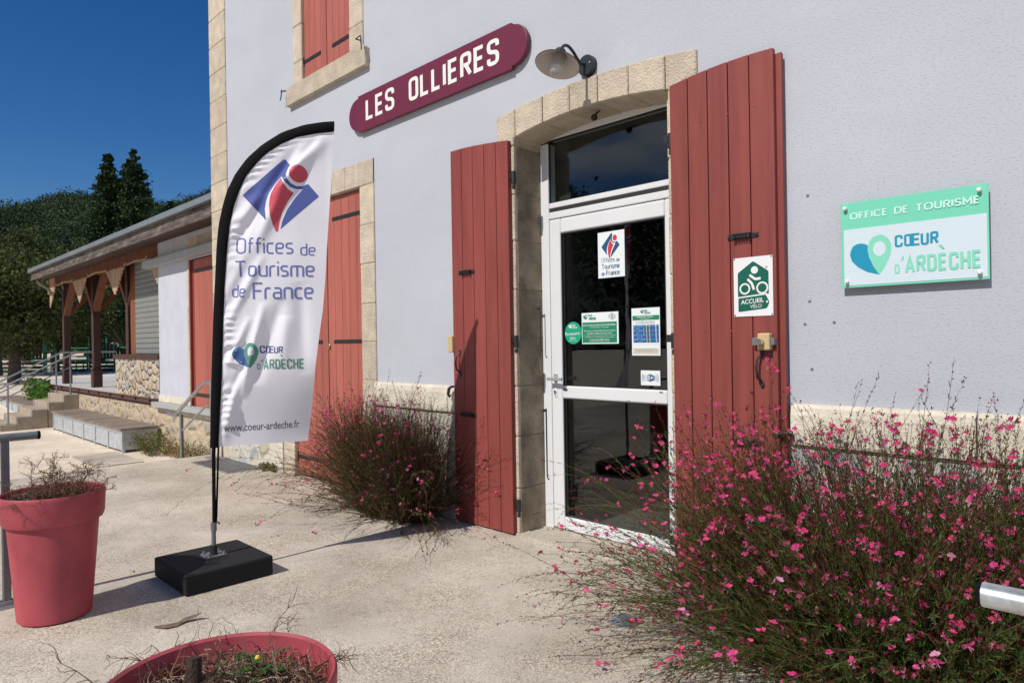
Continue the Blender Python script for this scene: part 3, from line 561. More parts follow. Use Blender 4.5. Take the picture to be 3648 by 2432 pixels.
# ---- room behind the door
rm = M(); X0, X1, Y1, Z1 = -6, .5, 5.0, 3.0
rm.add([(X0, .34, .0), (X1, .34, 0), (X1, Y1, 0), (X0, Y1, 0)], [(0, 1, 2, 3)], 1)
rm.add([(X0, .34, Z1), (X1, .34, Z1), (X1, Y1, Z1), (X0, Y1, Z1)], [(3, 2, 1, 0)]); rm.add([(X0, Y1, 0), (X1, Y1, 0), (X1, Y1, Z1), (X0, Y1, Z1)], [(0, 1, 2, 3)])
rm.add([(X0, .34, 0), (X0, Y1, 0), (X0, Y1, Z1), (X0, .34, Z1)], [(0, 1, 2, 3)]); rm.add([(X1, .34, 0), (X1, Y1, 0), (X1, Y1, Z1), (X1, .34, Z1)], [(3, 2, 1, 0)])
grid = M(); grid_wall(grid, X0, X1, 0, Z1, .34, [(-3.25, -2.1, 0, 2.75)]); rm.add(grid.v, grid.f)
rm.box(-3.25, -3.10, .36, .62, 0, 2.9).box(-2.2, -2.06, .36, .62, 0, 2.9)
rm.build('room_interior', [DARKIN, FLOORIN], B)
m = M(); m.box(-3.6, -2.7, 3.2, 3.8, .03, .78).box(-3.7, -2.6, 3.15, 3.85, .78, .82); m.build('reception_counter', mat('counter', (.12, .07, .04), .5), B)
# ================================================================== things fixed to the front
T = thing('name_board', 'long maroon name board with rounded ends and white letters LES OLLIERES', 'sign', (-4.21, -.005, 3.18))
m = M(); x0, x1, z0, z1 = -5.165, -3.265, 3.182, 3.498; o = []
def cap(cx, s):
    r = .139; return [(cx + s * r * 1.03 * math.sin(a), (z0 + z1) / 2 + r * math.cos(a)) for a in [math.pi * i / 20 for i in range(21)]]
right = [(x1, z1), (x1, z1 - .019)] + cap(x1 + .006, 1) + [(x1, z0 + .019), (x1, z0)]
left = [(x0, z0), (x0, z0 + .019)] + cap(x0 - .006, -1)[::-1] + [(x0, z1 - .019), (x0, z1)]
m.prism([(x, -.045, z) for x, z in right + left], (0, .033, 0)); m.build('board', MAROON, T, bevel=.003)
m = M()
for x in (-4.9, -4.2, -3.5): m.box(x - .02, x + .02, -.0115, .0, 3.2, 3.48)
m.build('batten', MAROON, T)
for tx, b in (('LES', (-5.045, -4.622, 3.258, 3.441)), ('OLLIERES', (-4.424, -3.380, 3.258, 3.440))): gg = G(onwall(-.0465)); gg.stroke(tx, b, BL, .185, .31); gg.build('lettering', WHITEP, T)
# lamp
T = thing('wall_lamp', 'swan neck wall lamp with wide enamel shade above the glass door', 'lamp', (-2.637, 0, 3.02))
m = M(); m.lathe((-2.632, .0, 3.022), [(.0, .0405), (.058, .0405), (.063, .036), (.063, .0)], 40, axis=(0, -1, 0)); m.build('back_plate', ANTH, T)
for x, z in ((-2.675, 3.034), (-2.597, 3.028)): M().sphere((x, -.043, z), .008, 12, 0, (1, .7, 1)).build('cap_nut', CHROME, T)
def bez(P, n=24):
    P = [Vector(p) for p in P]; o = []; k = len(P)
    for i in range(k - 1):
        a, b, c, d = P[max(i - 1, 0)], P[i], P[i + 1], P[min(i + 2, k - 1)]
        for j in range(n // (k - 1) + 2):
            t = j / (n // (k - 1) + 2); o.append(.5 * ((2 * b) + (c - a) * t + (2 * a - 5 * b + 4 * c - d) * t * t + (3 * b - a - 3 * c + d) * t ** 3))
    o.append(P[-1]); return o
X = -2.637; m = M(); m.tube(bez([(X, -.038, 3.03), (X, -.075, 3.022), (X, -.11, 3.042), (X, -.15, 3.074), (X, -.2, 3.094), (X, -.243, 3.076), (X, -.268, 3.03)]), .0095, 12); m.cyl((X, -.036, 2.975), (X, -.036, 3.035), .007, 10); m.build('arm', ANTH, T)
t = math.radians(19); ax = (0, -math.sin(t), -math.cos(t)); apex = (X, -.262, 3.048)
prof = [(.03, .0), (.034, .012), (.036, .03), (.05, .040), (.075, .056), (.105, .078), (.134, .098)]
m = M(); m.lathe(apex, [(.0, -.002)] + prof + [(.135, .1), (.132, .1005)], 48, axis=ax); SH = m.build('shade', ANTH, T)
m = M(); m.lathe(apex, [(r - .0025, h + .0035) for r, h in prof[2:]] , 48, axis=ax); m.build('shade_lining', SHADEIN, SH)
m = M(); m.lathe(apex, [(.0, .03), (.036, .032), (.036, .075), (.03, .078), (.0, .078)], 24, axis=ax); m.build('lamp_holder', mat('grey holder', (.22, .21, .19), .5), T)
A = Vector(ax); m = M(); prof = [(.042, .045), (.044, .10), (.045, .125)] + [(.045 * math.cos(a), .125 + .045 * math.sin(a)) for a in [math.pi / 2 * i / 8 for i in range(1, 9)]]
m.lathe(apex, prof, 32, axis=ax); GL = m.build('glass_globe', GLOBE, T)
M().sphere(Vector(apex) + A * .118, .028, 16).build('bulb', mat('frosted bulb', (.75, .74, .68), .35), GL)
# sensor under the lintel
T = thing('door_bell', 'small black ball shaped bell under the door lintel', 'bell', (-2.66, .08, 2.75))
m = M(); m.sphere((-2.665, .085, 2.735), .022, 14); m.tube([(-2.665, .085, 2.745), (-2.63, .07, 2.752), (-2.6, .06, 2.757)], [.007, .008, .004], 8); m.build('bell', IRON, T)
# plaque
T = thing('tourism_plaque', 'mint green and white acrylic plaque reading OFFICE DE TOURISME', 'sign', (-.865, 0, 1.55))
x0, x1, z0, z1 = -1.15, -.58, 1.548, 1.936
M().box(x0, x1, -.036, -.03, z0, z1).build('panel', [MINT], T, bevel=.001, seg=1)
M().box(-1.137, -.5865, -.0375, -.0362, 1.558, 1.8145).build('white_panel', MINTP, T)
gg = G(onwall(-.0376)); emblem_heart(gg, -1.111, -.938, 1.598, 1.776, 0, 1, 2); gg.build('emblem', [TEAL, MINTL, MINTP], T)
gg = G(onwall(-.0372)); gg.stroke('OFFICE DE TOURISME', (-1.110, -.613, 1.857, 1.8955), WB, .235, .33); gg.build('lettering', MINTT, T)
gg = G(onwall(-.0384)); gg.stroke('C', (-.925, -.893, 1.712, 1.765), BL, .2); gg.stroke('O', (-.888, -.858, 1.712, 1.765), BL, .2); gg.stroke('E', (-.862, -.829, 1.712, 1.765), BL, .2); gg.stroke('UR', (-.824, -.757, 1.711, 1.765), BL, .2); gg.build('lettering', TEAL, T)
gg = G(onwall(-.0385)); gg.stroke('D', (-.926, -.907, 1.597, 1.638), BL, .17); gg.poly([(-.899, 1.671), (-.889, 1.671), (-.891, 1.66), (-.898, 1.651), (-.901, 1.652), (-.897, 1.66)]); gg.stroke('ARDECHE', (-.886, -.611, 1.597, 1.6815), BL, .2, .3); gg.poly([(-.757, 1.705), (-.745, 1.705), (-.735, 1.688), (-.743, 1.688)]); gg.build('lettering', MINTL, T)
for x, z in ((-1.127, 1.911), (-.61, 1.911), (-.612, 1.577), (-1.124, 1.576)):
    M().lathe((x, -.036, z), [(.0, .021), (.006, .0205), (.0085, .018), (.0085, .0), (.005, 0), (.005, -.036)], 16, axis=(0, -1, 0)).build('fixing_stud', WPLAST, T)
# cycling notice on the right shutter
T = thing('cycling_notice', 'white notice with green cyclist emblem pinned on the right shutter', 'sign', (-1.557, -.075, 1.435))
M().box(-1.66, -1.456, -.0795, -.0765, 1.435, 1.7315).build('sheet', WPLAST, T)
gg = G(onwall(-.0797)); gg.poly(rounded([(-1.638, 1.534), (-1.638, 1.655), (-1.556, 1.71), (-1.477, 1.655), (-1.477, 1.540), (-1.49, 1.5465)], .008), 0)
gg.poly(rounded([(-1.636, 1.527), (-1.637, 1.458), (-1.488, 1.471), (-1.474, 1.502), (-1.493, 1.539)], .008), 0)
gg.disc(-1.549, 1.665, .0185, None, 1); gg.ring(-1.601, 1.574, .0245, .0085, 1); gg.ring(-1.510, 1.574, .0265, .0085, 1)
gg.line(rounded([(-1.575, 1.642), (-1.545, 1.619), (-1.517, 1.622)], .006), .0125, False, 1); gg.line(rounded([(-1.586, 1.622), (-1.563, 1.6), (-1.553, 1.567)], .012), .0125, False, 1)
gg.disc(-1.486, 1.504, .0052, None, 1); gg.text('ACCUEIL', (-1.622, -1.503, 1.495, 1.518, .0085), .018, 1); gg.text('VÉLO', (-1.574, -1.514, 1.474, 1.497, .003), 0, 1); gg.ring(-1.487, 1.674, .005, .0009, 0, ry=.005); gg.ring(-1.487, 1.674, .0022, .0008, 0, .6, 5.6)
gg.build('emblem', [GREEND, WPLAST], T)
for x, z in ((-1.655, 1.726), (-1.462, 1.726), (-1.655, 1.441), (-1.462, 1.441)): M().sphere((x, -.0795, z), .0045, 10, 0, (1, .5, 1)).build('pin', PBLUE, T)
# sheets stuck on the door glass
YG = .2695
def sheet(name, label, cat, x0, x1, z0, z1, mt=PAPER):
    T = thing(name, label, cat, ((x0 + x1) / 2, YG, z0)); M().box(x0, x1, YG - .0008, YG, z0, z1).build('sheet', mt, T); return T
T = sheet('tourism_poster', 'white sheet with blue and red diamond emblem stuck high on the door glass', 'poster', -2.795, -2.581, 1.737, 2.038)
gg = G(onwall(YG - .001)); emblem_i(gg, -2.766, -2.619, 1.855, 2.026, 0, 1); gg.build('emblem', [PNAVY, PRED], T)
gg = G(onwall(YG - .001)); gg.stroke('Offices', (-2.767, -2.659, 1.838, 1.8685), TQ, .11, .2); gg.stroke('de', (-2.647, -2.62, 1.837, 1.859), TQ, .12, .2); gg.stroke('Tourisme', (-2.764, -2.62, 1.796, 1.827), TQ, .11, .2); gg.stroke('de', (-2.767, -2.741, 1.754, 1.776), TQ, .12, .2); gg.stroke('France', (-2.728, -2.62, 1.753, 1.7845), TQ, .11, .2); gg.build('lettering', PNAVY, T)
def mini_brand(g, lx0, lx1, lz0, lz1, cb, ab, b, gr, w):
    emblem_heart(g, lx0, lx1, lz0, lz1, b, gr, w); g.stroke('COEUR', cb, BL, .2, .26, b); g.stroke('ARDECHE', ab, BL, .2, .26, gr)
T = thing('round_sticker', 'round green sticker with white writing at the left of the door glass', 'sticker', (-3.02, YG, 1.305))
gg = G(onwall(YG)); gg.disc(-3.020, 1.381, .0755, .0765, 0, 40); gg.build('disc', mat('sticker green', (.012, .36, .22), .35), T)
gg = G(onwall(YG - .0006)); emblem_heart(gg, -3.061, -3.03, 1.412, 1.44, 0, 0, 1); gg.stroke('COEUR', (-3.028, -3.0, 1.427, 1.438), BL, .2, .26); gg.stroke('ARDECHE', (-3.028, -2.982, 1.411, 1.424), BL, .2, .26)
gg.text('Partenaire', (-3.088, -2.962, 1.362, 1.383, .006), .012); gg.text('2024', (-3.047, -2.999, 1.337, 1.353), .01); gg.text('OFFICE DE TOURISME', (-3.055, -2.99, 1.324, 1.331), .0); gg.build('lettering', [WPLAST, GREENP], T)
T = sheet('opening_hours_notice', 'green and white opening hours notice stuck on the middle of the door glass', 'notice', -2.943, -2.638, 1.304, 1.513)
gg = G(onwall(YG - .001)); gg.rect(-2.938, -2.651, 1.311, 1.449, 0); gg.build('panel', GREENP, T)
gg = G(onwall(YG - .0014)); mini_brand(gg, -2.929, -2.894, 1.467, 1.502, (-2.889, -2.852, 1.489, 1.5), (-2.882, -2.821, 1.466, 1.485), 0, 0, 1); gg.ring(-2.687, 1.484, .0185, .0022, 2); gg.text('i', (-2.691, -2.683, 1.472, 1.496), .03, 2); gg.ring(-2.687, 1.484, .026, .0016, 2, -.5, .5, 8); gg.ring(-2.687, 1.484, .026, .0016, 2, 2.64, 3.64, 8); gg.build('emblem', [GREENP, PAPER, PGREY], T)
gg = G(onwall(YG - .0014))
for tx, b, of in (('NOUS VOUS ACCUEILLONS EN SEPTEMBRE :', (-2.933, -2.656, 1.424, 1.434), .012), ('WE WELCOME YOU IN SEPTEMBER', (-2.872, -2.717, 1.411, 1.417), 0), ('Du lundi au vendredi (fermé mardi matin)', (-2.925, -2.664, 1.385, 1.396), .012), ('De 9h30 à 12h30 et de 14h à 17h15', (-2.898, -2.691, 1.369, 1.379), .012), ('FROM MONDAY TO FRIDAY (CLOSED ON TUESDAY MORNING)', (-2.928, -2.661, 1.356, 1.362), 0), ('FROM 9:30 AM TO 12:30 PM AND FROM 2 PM TO 5:15 PM', (-2.911, -2.678, 1.345, 1.351), 0), ('Le samedi de 9h30 à 12h15', (-2.875, -2.714, 1.327, 1.337), .012), ('SATURDAYS FROM 9:30 AM TO 12:15 PM', (-2.878, -2.711, 1.317, 1.323), 0)): gg.text(tx, b, of)
gg.build('lettering', PAPER, T)
T = sheet('weather_forecast_sheet', 'white weather forecast sheet with a blue table at the right of the door glass', 'notice', -2.535, -2.326, 1.227, 1.526)
gg = G(onwall(YG - .001)); gg.rect(-2.528, -2.33, 1.449, 1.478, 0); gg.rect(-2.525, -2.337, 1.236, 1.273, 3)
for i in range(8): gg.rect(-2.523, -2.334, 1.308 + .0138 * i, 1.308 + .0138 * (i + 1), 1 + i % 2)
gg.rect(-2.525, -2.336, 1.296, 1.297, 3); gg.build('panel', [GREENP, PBLUE, PCYAN, PBEIGE], T)
gg = G(onwall(YG - .0022)); mini_brand(gg, -2.467, -2.444, 1.491, 1.515, (-2.442, -2.415, 1.503, 1.513), (-2.438, -2.394, 1.489, 1.501), 0, 0, 1); gg.text('PRÉVISIONS MÉTÉO', (-2.491, -2.373, 1.465, 1.476), .012, 1); gg.text('WEATHER FORECAST', (-2.469, -2.392, 1.454, 1.46), 0, 1); gg.text('LES OLLIÈRES-SUR-EYRIEUX', (-2.504, -2.36, 1.434, 1.444), 0, 2); gg.text('MISE À JOUR EN DATE DU VENDREDI', (-2.5, -2.364, 1.425, 1.43), 0, 2)
for i in range(8):
    z = 1.315 + .0138 * i
    for j, x in enumerate((-2.508, -2.489, -2.472, -2.455, -2.438)):
        if (i * 3 + j * 5) % 7 < 5: gg.disc(x, z - .001, .0036 if (i + j) % 3 else .0022, .0024, 1, 10)
    gg.disc(-2.417, z, .0042, .0048, 3, 14); gg.disc(-2.395, z, .0042, .0048, 3, 14); gg.disc(-2.371, z, .0022, .0028, 4 if i > 3 else 0, 10); gg.rect(-2.353, -2.344, z - .003, z + .004, 1)
gg.rect(-2.517, -2.343, 1.266, 1.2675, 2); gg.rect(-2.49, -2.37, 1.26, 1.2615, 2)
gg.build('lettering', [GREENP, PAPER, PGREY, PYEL, PRED], T)
T = sheet('wifi_sticker', 'small white sticker with a blue WiFi emblem at the low right of the door glass', 'sticker', -2.472, -2.33, 1.041, 1.134)
gg = G(onwall(YG - .001))
for dx, dy in ((0, .006), (0, -.006), (-.016, 0), (.016, 0)): gg.disc(-2.402 + dx, 1.0875 + dy, .0175, .0185, 0, 24)
gg.poly(rounded([(-2.434, 1.076), (-2.404, 1.076), (-2.404, 1.1), (-2.434, 1.1)], .006), 1); gg.text('Wi', (-2.431, -2.407, 1.079, 1.097), .02, 0); gg.text('Fi', (-2.397, -2.379, 1.079, 1.097), .02, 1); gg.text('Zone', (-2.41, -2.395, 1.103, 1.108), .01, 1); gg.text('gratuite', (-2.413, -2.391, 1.066, 1.071), .01, 1)
for r in (.041, .050, .059): gg.ring(-2.402, 1.0875, r, .0022, 0, -.42, .42, 10); gg.ring(-2.402, 1.0875, r, .0022, 0, math.pi - .42, math.pi + .42, 10)
gg.build('emblem', [PNAVY, PAPER], T)
# ================================================================== feather flag
T = thing('feather_flag', 'white feather flag with black sleeve on a square black base', 'flag', (-4.05, -1.78, 0))
FO = Vector((-4.05, -1.77, 0))
def f_ang(z):
    t = min(1, max(0, (z - .72) / .53)); t = t * t * (3 - 2 * t); return math.radians(20 + 17 * t)
INN = [(.738, .025), (.949, .038), (1.153, .052), (1.424, .064), (1.546, .069), (1.721, .08), (1.904, .095), (2.036, .111), (2.139, .134), (2.228, .167), (2.316, .207), (2.391, .264), (2.452, .322), (2.513, .409), (2.556, .495), (2.581, .597), (2.601, .71)]
OUT = [(.739, -.021), (1.063, -.012), (1.547, .010), (1.721, .021), (1.904, .032), (2.035, .045), (2.153, .071), (2.241, .097), (2.337, .144), (2.427, .208), (2.51, .295), (2.587, .41), (2.635, .54), (2.654, .641), (2.661, .714)]
FREE = [(.748, .529), (1.083, .567), (1.396, .61), (1.541, .631), (1.741, .649), (1.965, .663), (2.19, .681), (2.362, .695), (2.601, .71)]
def interp(T_, z):
    if z <= T_[0][0]: return T_[0][1]
    for a, b in zip(T_[:-1], T_[1:]):
        if z <= b[0]: return a[1] + (b[1] - a[1]) * (z - a[0]) / (b[0] - a[0])
    return T_[-1][1]
def ridge(s, z, p, q, w, taper=True):      # crease between p and q
    ax, az = q[0] - p[0], q[1] - p[1]; L = ax * ax + az * az; t = ((s - p[0]) * ax + (z - p[1]) * az) / L
    tt = min(1, max(0, t)); dx, dz = s - p[0] - ax * tt, z - p[1] - az * tt; d = math.hypot(dx, dz)
    side = dx * az - dz * ax; k = math.exp(-(d / w) ** 2); f = math.sin(math.pi * min(1, max(0, tt))) ** .6 if taper else 1
    return k * f
CREASE = [((.09, 1.62), (.56, 2.52), .045, .020), ((.1, 1.86), (.50, 2.50), .035, -.016), ((.12, 2.0), (.68, 2.58), .05, .018), ((.07, 1.42), (.30, 1.86), .03, .012), ((.07, 1.5), (.36, 2.2), .04, -.012),
          ((.16, 1.02), (.30, 1.58), .03, .018), ((.24, 1.1), (.40, 1.6), .045, -.016), ((.05, .86), (.17, 1.18), .03, .014), ((.07, 1.0), (.20, 1.26), .022, -.012), ((.05, .80), (.12, 1.0), .03, .015), ((.42, 1.5), (.40, 1.2), .05, .012), ((.5, 1.7), (.52, 1.15), .05, -.010), ((.3, 2.2), (.62, 2.56), .03, -.012), ((.08, 1.2), (.22, 1.5), .025, .012), ((.06, 1.3), (.2, 1.34), .018, -.010), ((.06, 1.24), (.17, 1.22), .015, .010)]
def fold(s, z):
    d = max(0, s - interp(INN, z)) if z < 2.6 else .1
    w = .0
    for p, q, wd, am in CREASE: w += 1.55 * am * ridge(s, z, p, q, wd * .8)
    rip = math.exp(-d / .045) * math.sin(d / .045 * 1.2) if False else 0
    a = math.exp(-((d - .03) / .035) ** 2) * min(1, d / .02)
    w += a * .0055 * math.sin(z * 95 + 6 * math.sin(z * 13)) * (1.2 if z < 1.5 or z > 1.95 else .6)
    w += .022 * math.sin(math.pi * min(1, max(0, (s - .04) / .62))) - .012 * max(0, (z - 1.3)) * s
    w += .006 * noise.noise((s * 6, z * 4, 2.3))
    return w
def f_pt(s, z, lift=0):
    a = f_ang(z); n = Vector((math.cos(a), -math.sin(a), 0)); w = fold(s, z)
    return FO + Vector((math.sin(a), math.cos(a), 0)) * s + Vector((0, 0, z)) + n * (w + lift)
m = M(); NZ, NS = 190, 64
for i in range(NZ + 1):
    for j in range(NS + 1):
        t = j / NS; zc = .742 + (2.6 - .742) * (i / NZ)
        s0 = interp(INN, zc) - .012; s1 = interp(FREE, zc)
        m.v.append(tuple(f_pt(s0 + (s1 - s0) * t, zc - .0 * t)))
for i in range(NZ):
    for j in range(NS): a = i * (NS + 1) + j; m.f.append([a, a + 1, a + NS + 2, a + NS + 1]); m.m.append(0); m.sm.append(True)
m.build('flag_cloth', CLOTH, T)
# sleeve between the two curves, as a flattened tube
def resample(T_, n):
    P = [Vector((s, z)) for z, s in T_]; d = [0]
    for a, b in zip(P[:-1], P[1:]): d.append(d[-1] + (b - a).length)
    o = []; k = 0
    for i in range(n + 1):
        t = d[-1] * i / n
        while k < len(P) - 2 and d[k + 1] < t: k += 1
        o.append(P[k].lerp(P[k + 1], (t - d[k]) / max(1e-6, d[k + 1] - d[k])))
    return o
A_, B_ = resample(OUT, 70), resample(INN, 70); m = M(); K = 12
for i in range(71):
    for j in range(K):
        an = 2 * math.pi * j / K; c = (math.cos(an) + 1) / 2; p = A_[i].lerp(B_[i], c)
        a = f_ang(p.y); n = Vector((math.cos(a), -math.sin(a), 0)); w = fold(B_[i].x, B_[i].y)
        m.v.append(tuple(FO + Vector((math.sin(a), math.cos(a), 0)) * p.x + Vector((0, 0, p.y)) + n * (math.sin(an) * .017 + w * c + .002 * math.sin(i * 2.1) * noise.noise((i * .7, j, 0)))))
for i in range(70):
    for j in range(K): a = i * K + j; b = i * K + (j + 1) % K; m.f.append([a, b, b + K, a + K]); m.m.append(0); m.sm.append(True)
m.f.append(list(range(70 * K, 71 * K))); m.m.append(0); m.sm.append(False)
m.build('sleeve', BLACKF, T)
def flag_gfx(name, g, mats):
    bm = bmesh.new(); vs = [bm.verts.new((a, b, l)) for a, b, l in g.v]
    for f, mi in zip(g.f, g.m):
        try: ff = bm.faces.new([vs[i] for i in f]); ff.material_index = mi
        except ValueError: pass
    bmesh.ops.triangulate(bm, faces=bm.faces[:])
    for ax in (0, 1):
        lo = min(v.co[ax] for v in bm.verts); hi = max(v.co[ax] for v in bm.verts); x = lo + .009
        while x < hi:
            no = [0, 0, 0]; no[ax] = 1; co = [0, 0, 0]; co[ax] = x
            bmesh.ops.bisect_plane(bm, geom=bm.verts[:] + bm.edges[:] + bm.faces[:], plane_co=co, plane_no=no, dist=1e-6); x += .009
    bm.verts.ensure_lookup_table()
    for v in bm.verts: p = f_pt(v.co.x, v.co.y, .0007 + v.co.z * .5); v.co = p - ORG[T.name]
    me = bpy.data.meshes.new(name); bm.to_mesh(me); bm.free()
    for q in mats: me.materials.append(q)
    me.polygons.foreach_set('use_smooth', [True] * len(me.polygons))
    o = bpy.data.objects.new(name, me); COL.objects.link(o); o.parent = T; ORG[o.name] = ORG[T.name]
raw = lambda a, b, l: (a, b, l)
gg = G(raw); emblem_i(gg, .186, .616, 1.987, 2.424, 0, 1); flag_gfx('emblem', gg, [NAVYF, REDFL])
gg = G(raw)
for tx, b in (('Offices', (.142, .469, 1.864, 1.960)), ('de', (.507, .594, 1.857, 1.928)), ('Tourisme', (.140, .587, 1.731, 1.825)), ('de', (.117, .197, 1.611, 1.684)), ('France', (.235, .578, 1.600, 1.698))): gg.stroke(tx, b, TQ, .115, .2)
flag_gfx('lettering', gg, [NAVYT])
gg = G(raw); emblem_heart(gg, .114, .263, 1.2, 1.346, 0, 1, 2); flag_gfx('emblem', gg, [BLUEFL, GREENFL, CLOTH])
gg = G(raw)
for tx, b in (('C', (.268, .296, 1.283, 1.327)), ('O', (.299, .325, 1.283, 1.326)), ('E', (.321, .347, 1.282, 1.325)), ('UR', (.350, .405, 1.281, 1.323))): gg.stroke(tx, b, BL, .2, .26)
flag_gfx('lettering', gg, [mat('printed slate blue', (.09, .12, .28), .6)])
gg = G(raw); gg.stroke('D', (.251, .268, 1.188, 1.222), BL, .17); gg.poly([(.276, 1.245), (.283, 1.245), (.28, 1.232), (.274, 1.228)]); gg.stroke('ARDECHE', (.285, .515, 1.188, 1.257), BL, .19, .28); gg.poly([(.385, 1.275), (.395, 1.275), (.404, 1.262), (.396, 1.262)]); flag_gfx('lettering', gg, [GREENFL])
gg = G(raw); gg.text('www.coeur-ardeche.fr', (.055, .477, .826, .873, .003), .004); flag_gfx('lettering', gg, [GREYFL])
# pole, bracket, base
m = M(); mast = [(p.x * .5 + q.x * .5, p.y * .5 + q.y * .5) for p, q in zip(A_[::4], B_[::4])]
m.tube([(-4.05, -1.775, .3), (-4.05, -1.772, .7)] + [tuple(f_pt(s, z)) for s, z in mast[1:]], [.011] * 8 + [.008] * (len(mast) - 7), 8)
m.build('mast', BLACKF, T)
m = M(); m.tube([(-4.045, -1.745, .76), (-4.046, -1.763, .33), (-4.047, -1.768, .295)], .006, 6); m.build('tension_cord', BLACKF, T)
m = M(); m.tube([(-4.05, -1.78, .115), (-4.05, -1.778, .305)], .0125, 12); m.cyl((-4.05, -1.778, .255), (-4.05, -1.778, .305), .017, 12); m.tube([(-4.05, -1.78, .302), (-4.045, -1.76, .306), (-4.04, -1.75, .298), (-4.04, -1.749, .29)], .005, 6); m.build('spigot', STEELD, T)
m = M(); m.cyl((-4.05, -1.78, .12), (-4.05, -1.78, .175), .021, 16); m.build('socket', mat('dark socket', (.04, .04, .042), .45, metal=.3), T)
PL = M().hexa([(-4.115, -1.835, .113), (-4.0, -1.835, .113), (-4.0, -1.72, .113), (-4.115, -1.72, .113), (-4.115, -1.835, .12), (-4.0, -1.835, .12), (-4.0, -1.72, .12), (-4.115, -1.72, .12)]).build('mount_plate', STEELD, T)
for x, y in ((-4.1, -1.82), (-4.015, -1.82), (-4.1, -1.735), (-4.015, -1.735)): M().cyl((x, y, .12), (x, y, .128), .009, 6, sm=False).cyl((x, y, .128), (x, y, .137), .005, 8).build('bolt', STEEL, T)
M().box(-4.287, -3.795, -2.03, -1.54, .002, .113).build('base', RUBBER, T, bevel=.012, seg=3)
# ================================================================== planters
POT = mat('coral red planter plastic', (.44, .075, .095), .55, var=.2, vscale=9, spec=.4, vary2=.2, v2scale=3.5, stretch=(1, 1, .6), bump=.05, bscale=20)
SOIL = mat('dry potting soil', (.085, .055, .037), .95, var=.5, vscale=40, bump=.9, bscale=60, bdist=.02)
TWIG = mat('dead brown twigs', (.17, .095, .055), .85, island=.55)
TWIGP = mat('pale dead stalks', (.36, .28, .20), .85, island=.4)
def planter(c, label, k):
    T = thing('planter', label, 'planter', (c[0], c[1], 0), 'red plastic planters')
    pr = [(.0, .004), (.168, .004), (.176, .01), (.216, .478), (.235, .480), (.243, .50), (.249, .60), (.249, .616), (.244, .622), (.237, .616), (.232, .56), (.20, .5)]
    M().lathe((c[0], c[1], 0), [(r * k, h) for r, h in pr], 72).build('shell', POT, T)
    kk = k; m = M(); n = 36; b = len(m.v); m.v.append((c[0], c[1], .57))
    for k in range(1, 9):
        for j in range(n): a = 2 * math.pi * j / n; r = .232 * kk * k / 8; x, y = c[0] + r * math.cos(a), c[1] + r * math.sin(a); m.v.append((x, y, .555 + .03 * noise.noise((x * 9, y * 9, 0))))
    for j in range(n): m.f.append([0, 1 + j, 1 + (j + 1) % n]); m.m.append(0); m.sm.append(True)
    for k in range(7):
        for j in range(n): a = 1 + k * n + j; d = 1 + k * n + (j + 1) % n; m.f.append([a, a + n, d + n, d]); m.m.append(0); m.sm.append(True)
    m.build('soil', SOIL, T); return T
planter((-4.04, -2.565), 'coral red round planter of dead brown ferns beside the flag base', .905); planter((-1.47, -2.77), 'coral red round planter with a green seedling in the foreground', .965)
def sprig(m, p, d, L, r, depth, curl=.5, mi=0):
    n = 6; pts = [Vector(p)]; d = Vector(d).normalized(); dirs = []
    for i in range(n):
        d = (d + Vector((U(-1, 1), U(-1, 1), U(-1, .7))) * curl * .35).normalized(); pts.append(pts[-1] + d * L / n); dirs.append(d)
    m.tube(pts, [r * (1 - .6 * i / n) for i in range(n + 1)], 3, mi, False, False)
    if depth > 0:
        for i in range(1, n + 1):
            for k in range(2):
                if rnd() < .8: s = (dirs[i - 1] * .5 + Vector((U(-1, 1), U(-1, 1), U(-.6, .9))).normalized()).normalized(); sprig(m, pts[i], s, L * U(.22, .42), r * .6, depth - 1, curl * 1.4, mi)
random.seed(3)
T = thing('dead_fern', 'clump of dry brown fern stalks standing in the planter beside the flag', 'dead plant', (-4.04, -2.565, .56)); m = M()
for i in range(46):
    a = U(0, 6.28); r = U(0, .17); el = U(.3, 1.5) if i > 12 else U(.9, 1.5)
    sprig(m, (-4.04 + r * math.cos(a), -2.565 + r * math.sin(a), .56), (math.cos(a) * math.cos(el), math.sin(a) * math.cos(el), math.sin(el)), U(.10, .18) if i > 8 else U(.17, .24), .0026, 2, .7)
m.build('stalks', TWIG, T)
m = M()
for i in range(260):
    a = U(0, 6.28); r = .19 * math.sqrt(rnd()); sprig(m, (-4.04 + r * math.cos(a), -2.565 + r * math.sin(a), .565 + U(0, .03)), (U(-1, 1), U(-1, 1), U(-.1, .7)), U(.05, .12), .0018, 0, 1.2)
m.build('litter', TWIG, T)
T = thing('dead_twigs', 'tangle of dead roots and twigs over the foreground planter', 'dead plant', (-1.47, -2.77, .56)); m = M(); m2 = M()
for i in range(900):
    a = U(0, 6.28); r = .21 * math.sqrt(rnd()); sprig(m if rnd() < .72 else m2, (-1.47 + r * math.cos(a), -2.77 + r * math.sin(a), .562 + U(0, .03)), (U(-1, 1), U(-1, 1), U(-.2, .5)), U(.04, .1), U(.0009, .0019), 0, 1.3)
for i in range(46):
    a = U(0, 6.28) if i > 16 else U(2.2, 4.6); r = U(.13, .21); sprig(m if i % 3 else m2, (-1.47 + r * math.cos(a), -2.77 + r * math.sin(a), .575), (math.cos(a), math.sin(a), U(-.1, .7)), U(.08, .14) if i > 10 else U(.14, .22), .0019, 1, 1.1)
m.build('roots', TWIG, T); m2.build('stalks', TWIGP, T)
